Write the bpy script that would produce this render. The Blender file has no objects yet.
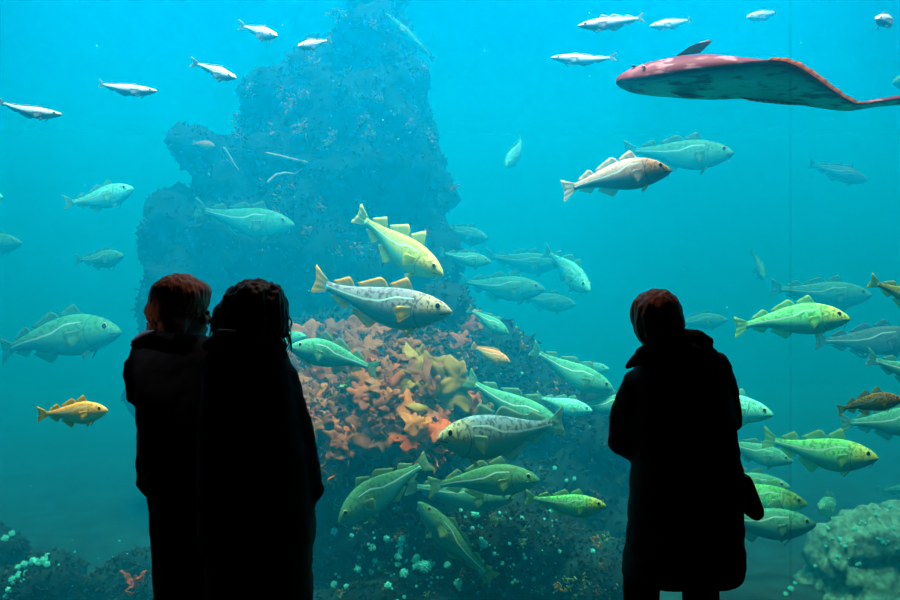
import bpy, bmesh, math, random
from mathutils import Vector, Matrix, noise
from mathutils.bvhtree import BVHTree

SC = bpy.context.scene
COL = SC.collection
PI = math.pi
R = math.radians
random.seed(7)
F = 875.0          # 35 mm lens on 36 mm sensor, 900 px wide
EYE = 1.6


def at(px, py, Y):
    """point seen at (px, py) of the photograph, at distance Y from the camera"""
    return Vector(((px - 450) / F * Y, Y, EYE - (py - 300) / F * Y))


# ------------------------------------------------------------------ objects
def link(name, me, mat=None, parent=None, smooth=True):
    o = bpy.data.objects.new(name, me)
    COL.objects.link(o)
    if mat is not None:
        for m in (mat if isinstance(mat, (list, tuple)) else [mat]):
            me.materials.append(m)
    if parent is not None:
        o.parent = parent
    if smooth and len(me.polygons):
        me.polygons.foreach_set('use_smooth', [True] * len(me.polygons))
    return o


def tag(o, label, cat, group=None, kind=None):
    o['label'] = label
    o['category'] = cat
    if group:
        o['group'] = group
    if kind:
        o['kind'] = kind
    return o


def empty(name, loc=(0, 0, 0)):
    o = bpy.data.objects.new(name, None)
    o.empty_display_size = 0.1
    COL.objects.link(o)
    o.location = loc
    return o


def struct(name, me, mat, label=None, smooth=False):
    o = link(name, me, mat, None, smooth)
    o['kind'] = 'structure'
    if label:
        o['label'] = label
        o['category'] = name.split('_')[0]
    return o


class MB:
    """collects vertices and faces for one mesh"""

    def __init__(s):
        s.v = []
        s.f = []
        s.mi = []

    def add(s, v, f, mi=0):
        n = len(s.v)
        s.v += [tuple(p) for p in v]
        s.f += [tuple(i + n for i in q) for q in f]
        s.mi += [mi] * len(f)

    def mesh(s, name):
        me = bpy.data.meshes.new(name)
        me.from_pydata(s.v, [], s.f)
        me.polygons.foreach_set('material_index', s.mi)
        me.update()
        return me

    def box(s, a, b, mi=0):
        v = [(x, y, z) for x in (a[0], b[0]) for y in (a[1], b[1]) for z in (a[2], b[2])]
        f = [(0, 1, 3, 2), (4, 6, 7, 5), (0, 4, 5, 1), (2, 3, 7, 6), (0, 2, 6, 4), (1, 5, 7, 3)]
        s.add(v, f, mi)

    def ell(s, c, r, rot=None, nu=20, nv=12, mi=0):
        v = [Vector((0, 0, 1))]
        for i in range(1, nv):
            t = PI * i / nv
            for j in range(nu):
                p = 2 * PI * j / nu
                v.append(Vector((math.sin(t) * math.cos(p), math.sin(t) * math.sin(p), math.cos(t))))
        v.append(Vector((0, 0, -1)))
        f = [(0, 1 + j, 1 + (j + 1) % nu) for j in range(nu)]
        for i in range(nv - 2):
            a = 1 + i * nu
            f += [(a + j, a + nu + j, a + nu + (j + 1) % nu, a + (j + 1) % nu) for j in range(nu)]
        a = 1 + (nv - 2) * nu
        f += [(a + j, len(v) - 1, a + (j + 1) % nu) for j in range(nu)]
        c = Vector(c)
        o = []
        for p in v:
            q = Vector((p.x * r[0], p.y * r[1], p.z * r[2]))
            if rot is not None:
                q = rot @ q
            o.append(q + c)
        s.add(o, f, mi)

    def tube(s, pts, rad, n=12, mi=0, cap=True, flat=1.0):
        """tapered tube along pts with rounded ends"""
        P = [Vector(p) for p in pts]
        rad = list(rad)
        if cap:
            d0 = (P[0] - P[1]).normalized()
            d1 = (P[-1] - P[-2]).normalized()
            a = [(P[0] + d0 * rad[0] * k, rad[0] * q) for k, q in ((.95, .3), (.7, .71), (.38, .92))]
            b = [(P[-1] + d1 * rad[-1] * k, rad[-1] * q) for k, q in ((.38, .92), (.7, .71), (.95, .3))]
            P = [x[0] for x in a] + P + [x[0] for x in b]
            rad = [x[1] for x in a] + rad + [x[1] for x in b]
        v, f = [], []
        up = Vector((0.123, 0.31, 1)).normalized()
        for i, p in enumerate(P):
            t = (P[min(i + 1, len(P) - 1)] - P[max(i - 1, 0)]).normalized()
            if abs(t.dot(up)) > .98:
                up = Vector((1, .2, .1)).normalized()
            x = t.cross(up).normalized()
            y = x.cross(t).normalized()
            up = y
            for j in range(n):
                q = 2 * PI * j / n
                v.append(p + x * math.cos(q) * rad[i] + y * math.sin(q) * rad[i] * flat)
        for i in range(len(P) - 1):
            a = i * n
            f += [(a + j, a + (j + 1) % n, a + n + (j + 1) % n, a + n + j) for j in range(n)]
        f.append(tuple(range(n))[::-1])
        f.append(tuple(range((len(P) - 1) * n, len(P) * n)))
        s.add(v, f, mi)

    def loft(s, rows, n=28, ex=2.4, mi=0):
        """rows of (z, xl, xr, half depth, y centre): rounded cross sections"""
        v, f = [], []
        for z, xl, xr, hd, yc in rows:
            cx, rx = (xl + xr) / 2, (xr - xl) / 2
            for j in range(n):
                q = 2 * PI * j / n
                c, d = math.cos(q), math.sin(q)
                v.append((cx + rx * math.copysign(abs(c) ** (2 / ex), c), yc + hd * math.copysign(abs(d) ** (2 / ex), d), z))
        for i in range(len(rows) - 1):
            a = i * n
            f += [(a + j, a + (j + 1) % n, a + n + (j + 1) % n, a + n + j) for j in range(n)]
        f.append(tuple(range(n))[::-1])
        f.append(tuple(range((len(rows) - 1) * n, len(rows) * n)))
        s.add(v, f, mi)


def boxmesh(name, a, b):
    m = MB()
    m.box(a, b)
    return m.mesh(name)


def remesh(me, vox, smooth=2, name='m'):
    """fuse overlapping closed shells into one continuous surface"""
    bm = bmesh.new()
    bm.from_mesh(me)
    bmesh.ops.recalc_face_normals(bm, faces=bm.faces)
    bm.to_mesh(me)
    bm.free()
    o = bpy.data.objects.new('tmp', me)
    COL.objects.link(o)
    md = o.modifiers.new('r', 'REMESH')
    md.mode = 'VOXEL'
    md.voxel_size = vox
    if smooth:
        s = o.modifiers.new('s', 'SMOOTH')
        s.factor = .5
        s.iterations = smooth
    bpy.context.view_layer.update()
    dg = bpy.context.evaluated_depsgraph_get()
    out = bpy.data.meshes.new_from_object(o.evaluated_get(dg))
    out.name = name
    bpy.data.objects.remove(o)
    return out


def displace(me, fn):
    me.update()
    nr = [v.normal.copy() for v in me.vertices]
    for v, n in zip(me.vertices, nr):
        v.co = v.co + n * fn(v.co, n)
    me.update()


# ---------------------------------------------------------------- materials
def newmat(name):
    m = bpy.data.materials.new(name)
    m.use_nodes = True
    nt = m.node_tree
    nt.nodes.clear()
    out = nt.nodes.new('ShaderNodeOutputMaterial')
    return m, nt, out


def N(nt, t, **kw):
    n = nt.nodes.new('ShaderNode' + t)
    for k, v in kw.items():
        setattr(n, k, v)
    return n


def mixc(nt, fac, a, b, mode='MIX'):
    n = N(nt, 'Mix', data_type='RGBA', blend_type=mode)
    for sock, val in ((n.inputs[0], fac), (n.inputs[6], a), (n.inputs[7], b)):
        if hasattr(val, 'is_linked'):
            nt.links.new(val, sock)
        elif isinstance(val, (int, float)):
            sock.default_value = val
        else:
            sock.default_value = (*val, 1)
    return n.outputs[2]


def mth(nt, op, a, b=0.0, c=None, clamp=False):
    n = N(nt, 'Math', operation=op, use_clamp=clamp)
    for i, val in enumerate((a, b) if c is None else (a, b, c)):
        if hasattr(val, 'is_linked'):
            nt.links.new(val, n.inputs[i])
        else:
            n.inputs[i].default_value = val
    return n.outputs[0]


def ramp(nt, fac, stops, interp='LINEAR'):
    n = N(nt, 'ValToRGB')
    cr = n.color_ramp
    cr.interpolation = interp
    while len(cr.elements) < len(stops):
        cr.elements.new(.5)
    for e, (p, c) in zip(cr.elements, stops):
        e.position = p
        e.color = (*c, 1) if not isinstance(c, (int, float)) else (c, c, c, 1)
    nt.links.new(fac, n.inputs[0])
    return n.outputs[0]


def noisetex(nt, scale, detail=3, coord='Object', stretch=None):
    tc = N(nt, 'TexCoord')
    nz = N(nt, 'TexNoise')
    nz.inputs['Scale'].default_value = scale
    nz.inputs['Detail'].default_value = detail
    src = tc.outputs[coord]
    if stretch:
        mp = N(nt, 'Mapping')
        mp.inputs['Scale'].default_value = stretch
        nt.links.new(src, mp.inputs[0])
        src = mp.outputs[0]
    nt.links.new(src, nz.inputs['Vector'])
    return nz.outputs[0]


def plain(name, col, rough=.8, var=.25, scale=8, spec=.3, bump=0.0, stretch=None, coord='Object'):
    m, nt, out = newmat(name)
    b = N(nt, 'BsdfPrincipled')
    nz = noisetex(nt, scale, 4, coord, stretch)
    lo = tuple(max(0, c * (1 - var)) for c in col)
    hi = tuple(min(1, c * (1 + var)) for c in col)
    nt.links.new(ramp(nt, nz, [(.3, lo), (.7, hi)]), b.inputs['Base Color'])
    b.inputs['Roughness'].default_value = rough
    b.inputs['Specular IOR Level'].default_value = spec
    if bump:
        bp = N(nt, 'Bump')
        bp.inputs['Strength'].default_value = bump
        bp.inputs['Distance'].default_value = .01
        nt.links.new(nz, bp.inputs['Height'])
        nt.links.new(bp.outputs[0], b.inputs['Normal'])
    nt.links.new(b.outputs[0], out.inputs[0])
    return m


def leafmat(name, stops, rough=.6, transl=.35, attr='tint'):
    """thin leaf: colour picked per leaf from the mesh, some light passes through"""
    m, nt, out = newmat(name)
    at_ = N(nt, 'Attribute')
    at_.attribute_name = attr
    sp = N(nt, 'SeparateColor')
    nt.links.new(at_.outputs['Color'], sp.inputs[0])
    c = ramp(nt, sp.outputs[0], stops)
    nz = noisetex(nt, 30, 3)
    c = mixc(nt, mth(nt, 'MULTIPLY', nz, .5), c, (.02, .02, .01))
    d = N(nt, 'BsdfPrincipled')
    d.inputs['Roughness'].default_value = rough
    d.inputs['Specular IOR Level'].default_value = .25
    t = N(nt, 'BsdfTranslucent')
    mx = N(nt, 'MixShader')
    mx.inputs[0].default_value = transl
    nt.links.new(c, d.inputs['Base Color'])
    nt.links.new(c, t.inputs[0])
    nt.links.new(d.outputs[0], mx.inputs[1])
    nt.links.new(t.outputs[0], mx.inputs[2])
    nt.links.new(mx.outputs[0], out.inputs[0])
    return m


def skinmat(name, back, side, belly, spot, line=(.75, .8, .7), spots=.6, head=None, lw=.028, scale=42):
    m, nt, out = newmat(name)
    a = N(nt, 'Attribute')
    a.attribute_name = 'skin'
    sp = N(nt, 'SeparateColor')
    nt.links.new(a.outputs['Color'], sp.inputs[0])
    u, v = sp.outputs[0], sp.outputs[1]
    n1 = noisetex(nt, scale, 4)
    n2 = noisetex(nt, 9, 3)
    vv = mth(nt, 'ADD', v, mth(nt, 'MULTIPLY', mth(nt, 'SUBTRACT', n2, .5), .25))
    c = ramp(nt, vv, [(.30, belly), (.52, side), (.70, side), (.92, back)])
    if head:
        hf = ramp(nt, u, [(.16, 1.0), (.30, 0.0)])
        hv = ramp(nt, v, [(.3, 0.0), (.5, 1.0)])
        c = mixc(nt, mth(nt, 'MULTIPLY', hf, hv), c, head)
    sf = ramp(nt, n1, [(.50, 0.0), (.56, 1.0)])
    sv = ramp(nt, v, [(.38, 0.0), (.58, spots)])
    c = mixc(nt, mth(nt, 'MULTIPLY', sf, sv), c, spot)
    # pale lateral line: arched over the pectoral fin, then straight
    v0 = ramp(nt, u, [(.22, .80), (.36, .78), (.52, .60), (.62, .54), (.9, .5)], 'EASE')
    dv = mth(nt, 'ABSOLUTE', mth(nt, 'SUBTRACT', v, v0))
    lf = mth(nt, 'MULTIPLY', mth(nt, 'LESS_THAN', dv, mth(nt, 'MULTIPLY', mth(nt, 'POWER', u, 1.5), .085)), mth(nt, 'GREATER_THAN', u, .26))
    c = mixc(nt, mth(nt, 'MULTIPLY', lf, .85), c, line)
    # gill cover edge and mouth
    g0 = mth(nt, 'ADD', .245, mth(nt, 'MULTIPLY', mth(nt, 'POWER', mth(nt, 'SUBTRACT', v, .5), 2.0), -.22))
    gf = mth(nt, 'LESS_THAN', mth(nt, 'ABSOLUTE', mth(nt, 'SUBTRACT', u, g0)), .005)
    c = mixc(nt, mth(nt, 'MULTIPLY', gf, .55), c, tuple(x * .3 for x in back))
    mf = mth(nt, 'MULTIPLY', mth(nt, 'LESS_THAN', mth(nt, 'ABSOLUTE', mth(nt, 'SUBTRACT', v, .36)), .035), mth(nt, 'LESS_THAN', u, .075))
    c = mixc(nt, mth(nt, 'MULTIPLY', mf, .8), c, (.03, .02, .02))
    b = N(nt, 'BsdfPrincipled')
    nt.links.new(c, b.inputs['Base Color'])
    b.inputs['Roughness'].default_value = .5
    b.inputs['Specular IOR Level'].default_value = .08
    bp = N(nt, 'Bump')
    bp.inputs['Strength'].default_value = .15
    bp.inputs['Distance'].default_value = .004
    nt.links.new(n1, bp.inputs['Height'])
    nt.links.new(bp.outputs[0], b.inputs['Normal'])
    nt.links.new(b.outputs[0], out.inputs[0])
    return m


def finmat(name, base, tip, clear=.45):
    m, nt, out = newmat(name)
    a = N(nt, 'Attribute')
    a.attribute_name = 'skin'
    sp = N(nt, 'SeparateColor')
    nt.links.new(a.outputs['Color'], sp.inputs[0])
    c = ramp(nt, sp.outputs[1], [(.05, base), (.85, tip)])
    w = mth(nt, 'SINE', mth(nt, 'MULTIPLY', sp.outputs[0], 75.0))
    c = mixc(nt, mth(nt, 'MULTIPLY', mth(nt, 'GREATER_THAN', w, .3), .3), c, tuple(x * .45 for x in base))
    d = N(nt, 'BsdfPrincipled')
    d.inputs['Roughness'].default_value = .5
    t = N(nt, 'BsdfTranslucent')
    mx = N(nt, 'MixShader')
    mx.inputs[0].default_value = .4
    nt.links.new(c, d.inputs['Base Color'])
    nt.links.new(c, t.inputs[0])
    nt.links.new(d.outputs[0], mx.inputs[1])
    nt.links.new(t.outputs[0], mx.inputs[2])
    tr = N(nt, 'BsdfTransparent')
    m2 = N(nt, 'MixShader')
    nt.links.new(ramp(nt, sp.outputs[1], [(.05, clear), (.9, clear * .6)]), m2.inputs[0])
    nt.links.new(mx.outputs[0], m2.inputs[1])
    nt.links.new(tr.outputs[0], m2.inputs[2])
    nt.links.new(m2.outputs[0], out.inputs[0])
    return m


# ------------------------------------------------------------------ setting
M_floor = plain('dark_floor', (.012, .012, .014), .6, .4, 5)
M_wall = plain('dark_wall', (.015, .015, .017), .9, .3, 4)
M_ceil = plain('dark_ceiling', (.01, .01, .01), .9, .3, 4)
M_tank = plain('tank_concrete', (.001, .003, .004), .9, .4, 2)


def glassmat(name, tint, gl=1.0):
    m, nt, out = newmat(name)
    t = N(nt, 'BsdfTransparent')
    t.inputs[0].default_value = (*tint, 1)
    g = N(nt, 'BsdfGlossy')
    g.inputs['Roughness'].default_value = .03
    fr = N(nt, 'Fresnel')
    fr.inputs[0].default_value = 1.33
    mx = N(nt, 'MixShader')
    nt.links.new(mth(nt, 'MULTIPLY', fr.outputs[0], gl), mx.inputs[0])
    nt.links.new(t.outputs[0], mx.inputs[1])
    nt.links.new(g.outputs[0], mx.inputs[2])
    nt.links.new(mx.outputs[0], out.inputs[0])
    return m


M_glass = glassmat('acrylic', (.995, 1, 1), .5)
M_seam = glassmat('acrylic_joint', (.93, .955, .96), 0)

GX0, GX1, GY0, GY1, GZ1 = -3.6, 3.6, 4.6, 4.69, 3.45
WX, WY1, WZ0, WZ1 = 11.0, 19.0, -1.0, 5.2
XS = (790 - 450) / F * 4.64       # joint between the two panes
struct('floor', boxmesh('floor', (-5.5, -3.5, -1.0), (5.5, 4.595, 0)), M_floor)
struct('ceiling', boxmesh('ceiling', (-5.5, -3.5, 3.9), (5.5, 4.55, 4.0)), M_ceil)
struct('wall_left', boxmesh('wall_left', (-5.6, -3.5, 0), (-5.5, 4.6, 3.9)), M_wall)
struct('wall_right', boxmesh('wall_right', (5.5, -3.5, 0), (5.6, 4.6, 3.9)), M_wall)
struct('wall_back', boxmesh('wall_back', (-5.6, -3.6, 0), (5.6, -3.5, 3.9)), M_wall)
m = MB()
m.box((-5.6, 4.6, GZ1), (5.6, 4.69, 5.2))
m.box((-5.6, 4.6, 0), (GX0, 4.69, GZ1))
m.box((GX1, 4.6, 0), (5.6, 4.69, GZ1))
struct('wall_front', m.mesh('wall_front'), M_wall)
def pane(a, b):
    v = [(x, y, z) for x in (a, b) for y in (GY0, GY1) for z in (-.95, GZ1)]
    me = bpy.data.meshes.new('pane')
    me.from_pydata(v, [], [(0, 4, 5, 1), (2, 3, 7, 6)])     # front and back faces; the ends sit in the rebate and the clear joint
    return me


struct('window_1', pane(GX0, XS), M_glass)
struct('window_2', pane(XS, GX1), M_glass)
struct('trim_1', boxmesh('joint', (XS - .006, GY0 + .03, -.9), (XS + .006, GY0 + .034, GZ1)), M_seam)
m = MB()
m.box((-WX - .3, GY1, WZ0 - .3), (-WX, WY1, WZ1))
m.box((WX, GY1, WZ0 - .3), (WX + .3, WY1, WZ1))
m.box((-WX - .3, WY1, WZ0 - .3), (WX + .3, WY1 + .3, WZ1))
struct('wall_tank', m.mesh('wall_tank'), M_tank)

# water: real scattering and absorbing medium
m, nt, out = newmat('sea_water')
SCAT = (0.0, .143, .275)
ABSO = (.21, .042, .0)
vs = N(nt, 'VolumeScatter')
d = max(SCAT)
vs.inputs['Color'].default_value = (*[x / d for x in SCAT], 1)
vs.inputs['Density'].default_value = d
vs.inputs['Anisotropy'].default_value = .3
va = N(nt, 'VolumeAbsorption')
k = max(ABSO)
va.inputs['Color'].default_value = (*[1 - x / k for x in ABSO], 1)
va.inputs['Density'].default_value = k
ad = N(nt, 'AddShader')
nt.links.new(vs.outputs[0], ad.inputs[0])
nt.links.new(va.outputs[0], ad.inputs[1])
nt.links.new(ad.outputs[0], out.inputs['Volume'])
water = struct('water', boxmesh('water', (-WX, GY1 + .004, WZ0), (WX, WY1, WZ1)), m)

# seabed
M_bed = plain('seabed', (.004, .045, .05), .95, .6, 6)
nx, ny = 130, 90
vv, ff = [], []
for j in range(ny + 1):
    for i in range(nx + 1):
        x = -WX + 2 * WX * i / nx
        y = 4.7 + (WY1 - 4.7) * (j / ny) ** 1.5
        z = -.52 + .04 * (min(y, 12) - 6) + .16 * noise.noise(Vector((x * .9, y * .9, 1))) + .07 * noise.noise(Vector((x * 3, y * 3, 5)))
        vv.append((x, y, min(z, -.1) if y < 5.2 else z))
for j in range(ny):
    for i in range(nx):
        a = j * (nx + 1) + i
        ff.append((a, a + 1, a + nx + 2, a + nx + 1))
bed_me = bpy.data.meshes.new('seabed')
bed_me.from_pydata(vv, [], ff)
bed = struct('ground_seabed', bed_me, M_bed, smooth=True)

# --------------------------------------------------------------------- reef
M_reef = plain('algae_rock', (.002, .022, .024), .95, .7, 7, .2)
M_pale = plain('encrusted_rock', (.09, .30, .24), .95, .6, 26, .2)


def rock(name, blobs, mat, vox, amp, label=None, cat='rock', parent=None):
    m = MB()
    for px, py, rx, ry, Y, rd in blobs:
        c = at(px, py, Y)
        m.ell(c, (rx / F * Y, rd, ry / F * Y))
    me = remesh(m.mesh('b'), vox, 1, name)
    displace(me, lambda c, n: amp * (noise.noise(c * 2.3) * 1.2 + noise.noise(c * 5.5) * .7 + noise.noise(c * 13) * .35 + abs(noise.noise(c * 9)) * .5))
    o = link(name, me, mat, parent)
    if parent is None:
        tag(o, label, cat)
    elif label:
        o['label'] = label
    return o


reef = empty('reef')
tag(reef, 'tall rocky reef overgrown with dark weed and rust-brown seaweed behind the fish', 'reef')
PY = 8.3
pillar = [(372, -34, 26, 80, PY, .35), (375, 60, 36, 60, PY, .5), (312, 72, 34, 26, PY, .4), (345, 110, 60, 60, PY, .6),
          (265, 108, 30, 36, PY, .45), (395, 125, 36, 70, PY, .6), (335, 180, 100, 75, PY, .8), (200, 148, 28, 20, PY, .4), (240, 170, 46, 42, PY, .55),
          (408, 195, 42, 75, PY, .6), (190, 235, 50, 42, PY, .5), (300, 250, 120, 80, PY, .9), (400, 270, 55, 80, PY, .8),
          (185, 300, 40, 70, PY, .6), (290, 380, 150, 120, PY, 1.0), (235, 430, 70, 120, PY, .8), (365, 520, 205, 120, PY, 1.1)]
rk1 = rock('reef_pillar', pillar, M_reef, .07, .15, 'hazy blue rock pillar', parent=reef)
MY = 6.9
mid = [(395, 350, 62, 50, MY, .5), (330, 390, 70, 70, MY, .55), (440, 330, 48, 38, MY, .4), (470, 375, 66, 60, MY, .55),
       (535, 405, 56, 42, MY, .5), (585, 445, 56, 46, MY, .5), (400, 450, 130, 90, MY, .7), (560, 500, 90, 90, MY, .6), (470, 520, 200, 110, MY, .7),
       (385, 400, 80, 45, 6.2, .4), (335, 430, 60, 55, 6.2, .4), (425, 436, 34, 26, 6.15, .4)]
rk2 = rock('reef_mound', mid, M_reef, .055, .12, 'sloping reef mound with rust-brown seaweed', parent=reef)
FY = 6.2
fr = [(370, 525, 90, 60, FY, .45), (470, 548, 110, 60, FY, .5), (560, 578, 70, 45, FY, .4), (420, 615, 170, 70, FY, .55)]
rk3 = rock('reef_ledge', fr, M_reef, .045, .09, 'dark ledge speckled with white anemones', parent=reef)
rk4 = rock('encrusted_boulder', [(875, 550, 50, 38, 6.5, .35), (905, 545, 40, 44, 6.6, .35), (845, 562, 26, 34, 6.4, .25), (870, 600, 75, 40, 6.45, .4)], M_pale, .035, .13,
           'pale encrusted boulder on the tank bottom beside the person in the long coat')
rk5 = rock('reef_stone', [(34, 592, 34, 28, 6.2, .25), (-10, 560, 30, 30, 6.6, .3)], M_reef, .04, .14,
           'dark stone with an arched row of pale anemones under the orange-yellow cod')
rk6 = rock('reef_stone', [(136, 584, 34, 26, 6.4, .3), (168, 592, 42, 32, 6.3, .3)], M_reef, .04, .14,
           'low dark weedy stone beside the legs of the two people')
ROCKS = [rk1, rk2, rk3, rk4, rk5, rk6]

bm = bmesh.new()
for o in ROCKS + [bed]:
    bm.from_mesh(o.data)
BVH = BVHTree.FromBMesh(bm)
bm.free()
CAMP = Vector((0, 0, EYE))


def hit(px, py):
    d = at(px, py, 1.0) - CAMP
    p, n, i, dist = BVH.ray_cast(CAMP, d.normalized())
    return p, n


# leaf attribute helper
def settint(me, vals):
    a = me.color_attributes.new('tint', 'FLOAT_COLOR', 'POINT')
    flat = []
    for t in vals:
        flat += [t, t, t, 1]
    a.data.foreach_set('color', flat)


def blade(p, d, side, L, W, wav, nseg=5, lobes=0.0, thick=.0025, rnd=random, cols=3):
    """one wavy weed blade as a thin closed strip: returns verts, faces"""
    v, f = [], []
    nn = d.cross(side).normalized()
    ph = rnd.random() * 6
    droop = rnd.uniform(-.25, .45)
    for i in range(nseg + 1):
        t = i / nseg
        w = W * (math.sin(PI * min(1, .10 + t * .87)) ** .75) * (1 + lobes * math.sin(t * 13 + ph))
        c = p + d * (L * t) + nn * (L * (wav * math.sin(t * 5 + ph) - droop * t * t * .5)) + side * (L * .12 * math.sin(t * 4 + ph * 2))
        for th in (thick, -thick):
            for k in range(cols):
                s = 2 * k / (cols - 1) - 1
                e = nn * (W * .16 * s * s * math.sin(t * 15 + ph + s * 2) - W * .15 * s * s)
                v.append(c + side * (s * w * .5) + e + nn * th)
    n = cols * 2
    for i in range(nseg):
        a, b = i * n, i * n + n
        for k in range(cols - 1):
            f += [(a + k, a + k + 1, b + k + 1, b + k), (a + cols + k, b + cols + k, b + cols + k + 1, a + cols + k + 1)]
        f += [(a, b, b + cols, a + cols), (a + cols - 1, a + n - 1, b + n - 1, b + cols - 1)]
    e = nseg * n
    for k in range(cols - 1):
        f += [(k, cols + k, cols + k + 1, k + 1), (e + k, e + k + 1, e + cols + k + 1, e + cols + k)]
    return v, f


M_weed = {
    'brown': leafmat('brown_weed', [(0, (.22, .06, .02)), (.5, (.38, .11, .03)), (1, (.52, .18, .05))]),
    'rust': leafmat('rust_weed', [(0, (.34, .07, .02)), (.5, (.55, .12, .03)), (1, (.72, .22, .05))]),
    'orange': leafmat('orange_weed', [(0, (.75, .10, .02)), (.5, (.92, .18, .03)), (1, (.95, .32, .05))]),
    'olive': leafmat('olive_weed', [(0, (.24, .17, .02)), (.5, (.46, .30, .04)), (1, (.68, .44, .06))]),
    'pink': leafmat('pink_weed', [(0, (.42, .24, .18)), (.5, (.62, .36, .28)), (1, (.75, .5, .4))]),
    'green': leafmat('green_weed', [(0, (.10, .30, .10)), (.5, (.25, .5, .2)), (1, (.45, .7, .35))]),
    'turf': leafmat('turf_weed', [(0, (.005, .02, .02)), (.5, (.012, .03, .026)), (.72, (.03, .06, .035)), (.9, (.09, .11, .05)), (1, (.10, .28, .2))]),
    'paleturf': leafmat('pale_turf', [(0, (.16, .40, .30)), (.5, (.20, .50, .38)), (1, (.28, .62, .5))]),
}


def weed(px, py, size, col, label, group, n=16, lobes=.3, wide=.35, up=.5, name='seaweed', spread=1.0, bush=1.0):
    p, nr = hit(px, py)
    if p is None:
        return None
    rnd = random.Random(int(px * 77 + py))
    L = size / F * p.y
    m = MB()
    tints = []
    base = (nr + Vector((0, -.3, up))).normalized()
    for i in range(n):
        d = (base + Vector((rnd.uniform(-1, 1), rnd.uniform(-.8, .5), rnd.uniform(-.8, 1))) * spread).normalized()
        q = Vector((rnd.uniform(-1, 1), rnd.uniform(-1, 1), rnd.uniform(-1, 1)))
        side = d.cross(q).normalized()
        o = Vector((rnd.gauss(0, .5), rnd.uniform(-.4, 0), rnd.gauss(0, .5))) * L * (.25 + .45 * (1 - bush))
        l = L * rnd.uniform(.55, 1.0) * bush
        v, f = blade(o - nr * .02, d, side, l, l * wide * rnd.uniform(.7, 1.3), rnd.uniform(.03, .12), 8 if bush == 1 else 4, lobes, rnd=rnd, cols=5 if bush == 1 else 3)
        m.add(v, f)
        tints += [min(1, max(0, rnd.gauss(.5, .28)))] * len(v)
    me = m.mesh(name)
    settint(me, tints)
    o = link(name, me, M_weed[col])
    o.location = p
    tag(o, label, 'seaweed', group)
    return o



def sheet_frond(c, nr, rad, rnd, thick=.002):
    """one broad ruffled kelp blade: a lobed sheet curling towards its rim"""
    q = (nr + Vector((rnd.uniform(-.7, .7), rnd.uniform(-.5, .2), rnd.uniform(-.6, .7)))).normalized()
    rot = q.to_track_quat('Z', 'Y').to_matrix() @ Matrix.Rotation(rnd.uniform(0, 6.28), 3, 'Z')
    nt_, nr_ = 30, 6
    a1, a2, a3 = (rnd.uniform(0, 6.28) for _ in range(3))
    sx = rnd.uniform(.7, 1.35)
    v, f = [], []
    for sd in (1, -1):
        v.append(c + rot @ Vector((0, 0, thick * sd)))
        for k in range(1, nr_ + 1):
            t = k / nr_
            for j in range(nt_):
                p = 2 * PI * j / nt_
                rr = rad * t * (1 + t * (.28 * math.sin(3 * p + a1) + .2 * math.sin(5 * p + a2) + .1 * math.sin(9 * p + a3)))
                z = rad * (.22 * t * t * math.sin(2 * p + a2) + .16 * t ** 3 * math.sin(7 * p + a1) - .3 * t * t + .06 * math.sin(5 * t + a3))
                v.append(c + rot @ Vector((rr * math.cos(p) * sx, rr * math.sin(p), z + thick * sd)))
    o = 1 + nt_ * nr_
    for b, fl in ((0, 0), (o, 1)):
        for j in range(nt_):
            t3 = (b, b + 1 + j, b + 1 + (j + 1) % nt_)
            f.append(t3[::-1] if fl else t3)
            for k in range(nr_ - 1):
                u = b + 1 + k * nt_
                t4 = (u + j, u + nt_ + j, u + nt_ + (j + 1) % nt_, u + (j + 1) % nt_)
                f.append(t4[::-1] if fl else t4)
    u = 1 + (nr_ - 1) * nt_
    for j in range(nt_):
        f.append((u + j, o + u + j, o + u + (j + 1) % nt_, u + (j + 1) % nt_))
    return v, f


def kelp(px, py, size, col, label, group, n=5, out=.06):
    p, nr = hit(px, py)
    if p is None:
        return None
    rnd = random.Random(int(px * 31 + py * 7))
    L = size / F * p.y
    m = MB()
    t = []
    for i in range(n):
        c = Vector((rnd.uniform(-.55, .55) * L, rnd.uniform(-out, 0), rnd.uniform(-.5, .5) * L))
        v, f = sheet_frond(c, (nr + Vector((0, -.8, .35))).normalized(), L * rnd.uniform(.32, .6), rnd)
        m.add(v, f)
        t += [min(1, max(0, rnd.gauss(.5, .25)))] * len(v)
        m.tube([c, c * .5 + Vector((0, .05, -.02)), Vector((0, .10, -.04))], [.004, .005, .006], 6)
        t += [.3] * (len(m.v) - len(t))
    me = m.mesh('kelp')
    settint(me, t)
    o = link('kelp', me, M_weed[col])
    o.location = p
    tag(o, label, 'seaweed', group)
    return o


# the conspicuous clumps, each with a label of its own
G_K = 'kelp on the reef mound'
kelp(436, 396, 40, 'olive', 'olive-gold lobed kelp clump above the bright orange fronds', G_K, 7)
kelp(424, 432, 27, 'orange', 'bright orange fronds hanging over the dark hollow beside the silver cod head', G_K, 6)
kelp(389, 421, 27, 'orange', 'bright orange frond patch above the dark hollow in the reef', G_K, 6)
weed(428, 450, 30, 'orange', 'dangling orange kelp fingers just under the snout of the silver cod', G_K, 7, .1, .22, -1.6)
kelp(459, 404, 28, 'rust', 'dull red kelp clump above the back of the silver cod', G_K, 6)
weed(335, 474, 26, 'orange', 'small branching orange seaweed beside the arm of the curly-haired person', 'kelp on the reef mound', 11, .3, .35, .1)
weed(455, 405, 30, 'rust', 'dull red kelp clump above the back of the silver cod', 'kelp on the reef mound', 12, .3, .6, -.3)
weed(136, 585, 24, 'orange', 'orange seaweed tuft on the low stone beside the legs of the two people', 'weeds on the low stone', 10, .2, .3, .3)
weed(336, 398, 16, 'olive', 'pale yellow weed tuft beside the shoulder of the curly-haired person', 'kelp on the reef mound', 10, .2, .5, .4)
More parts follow.
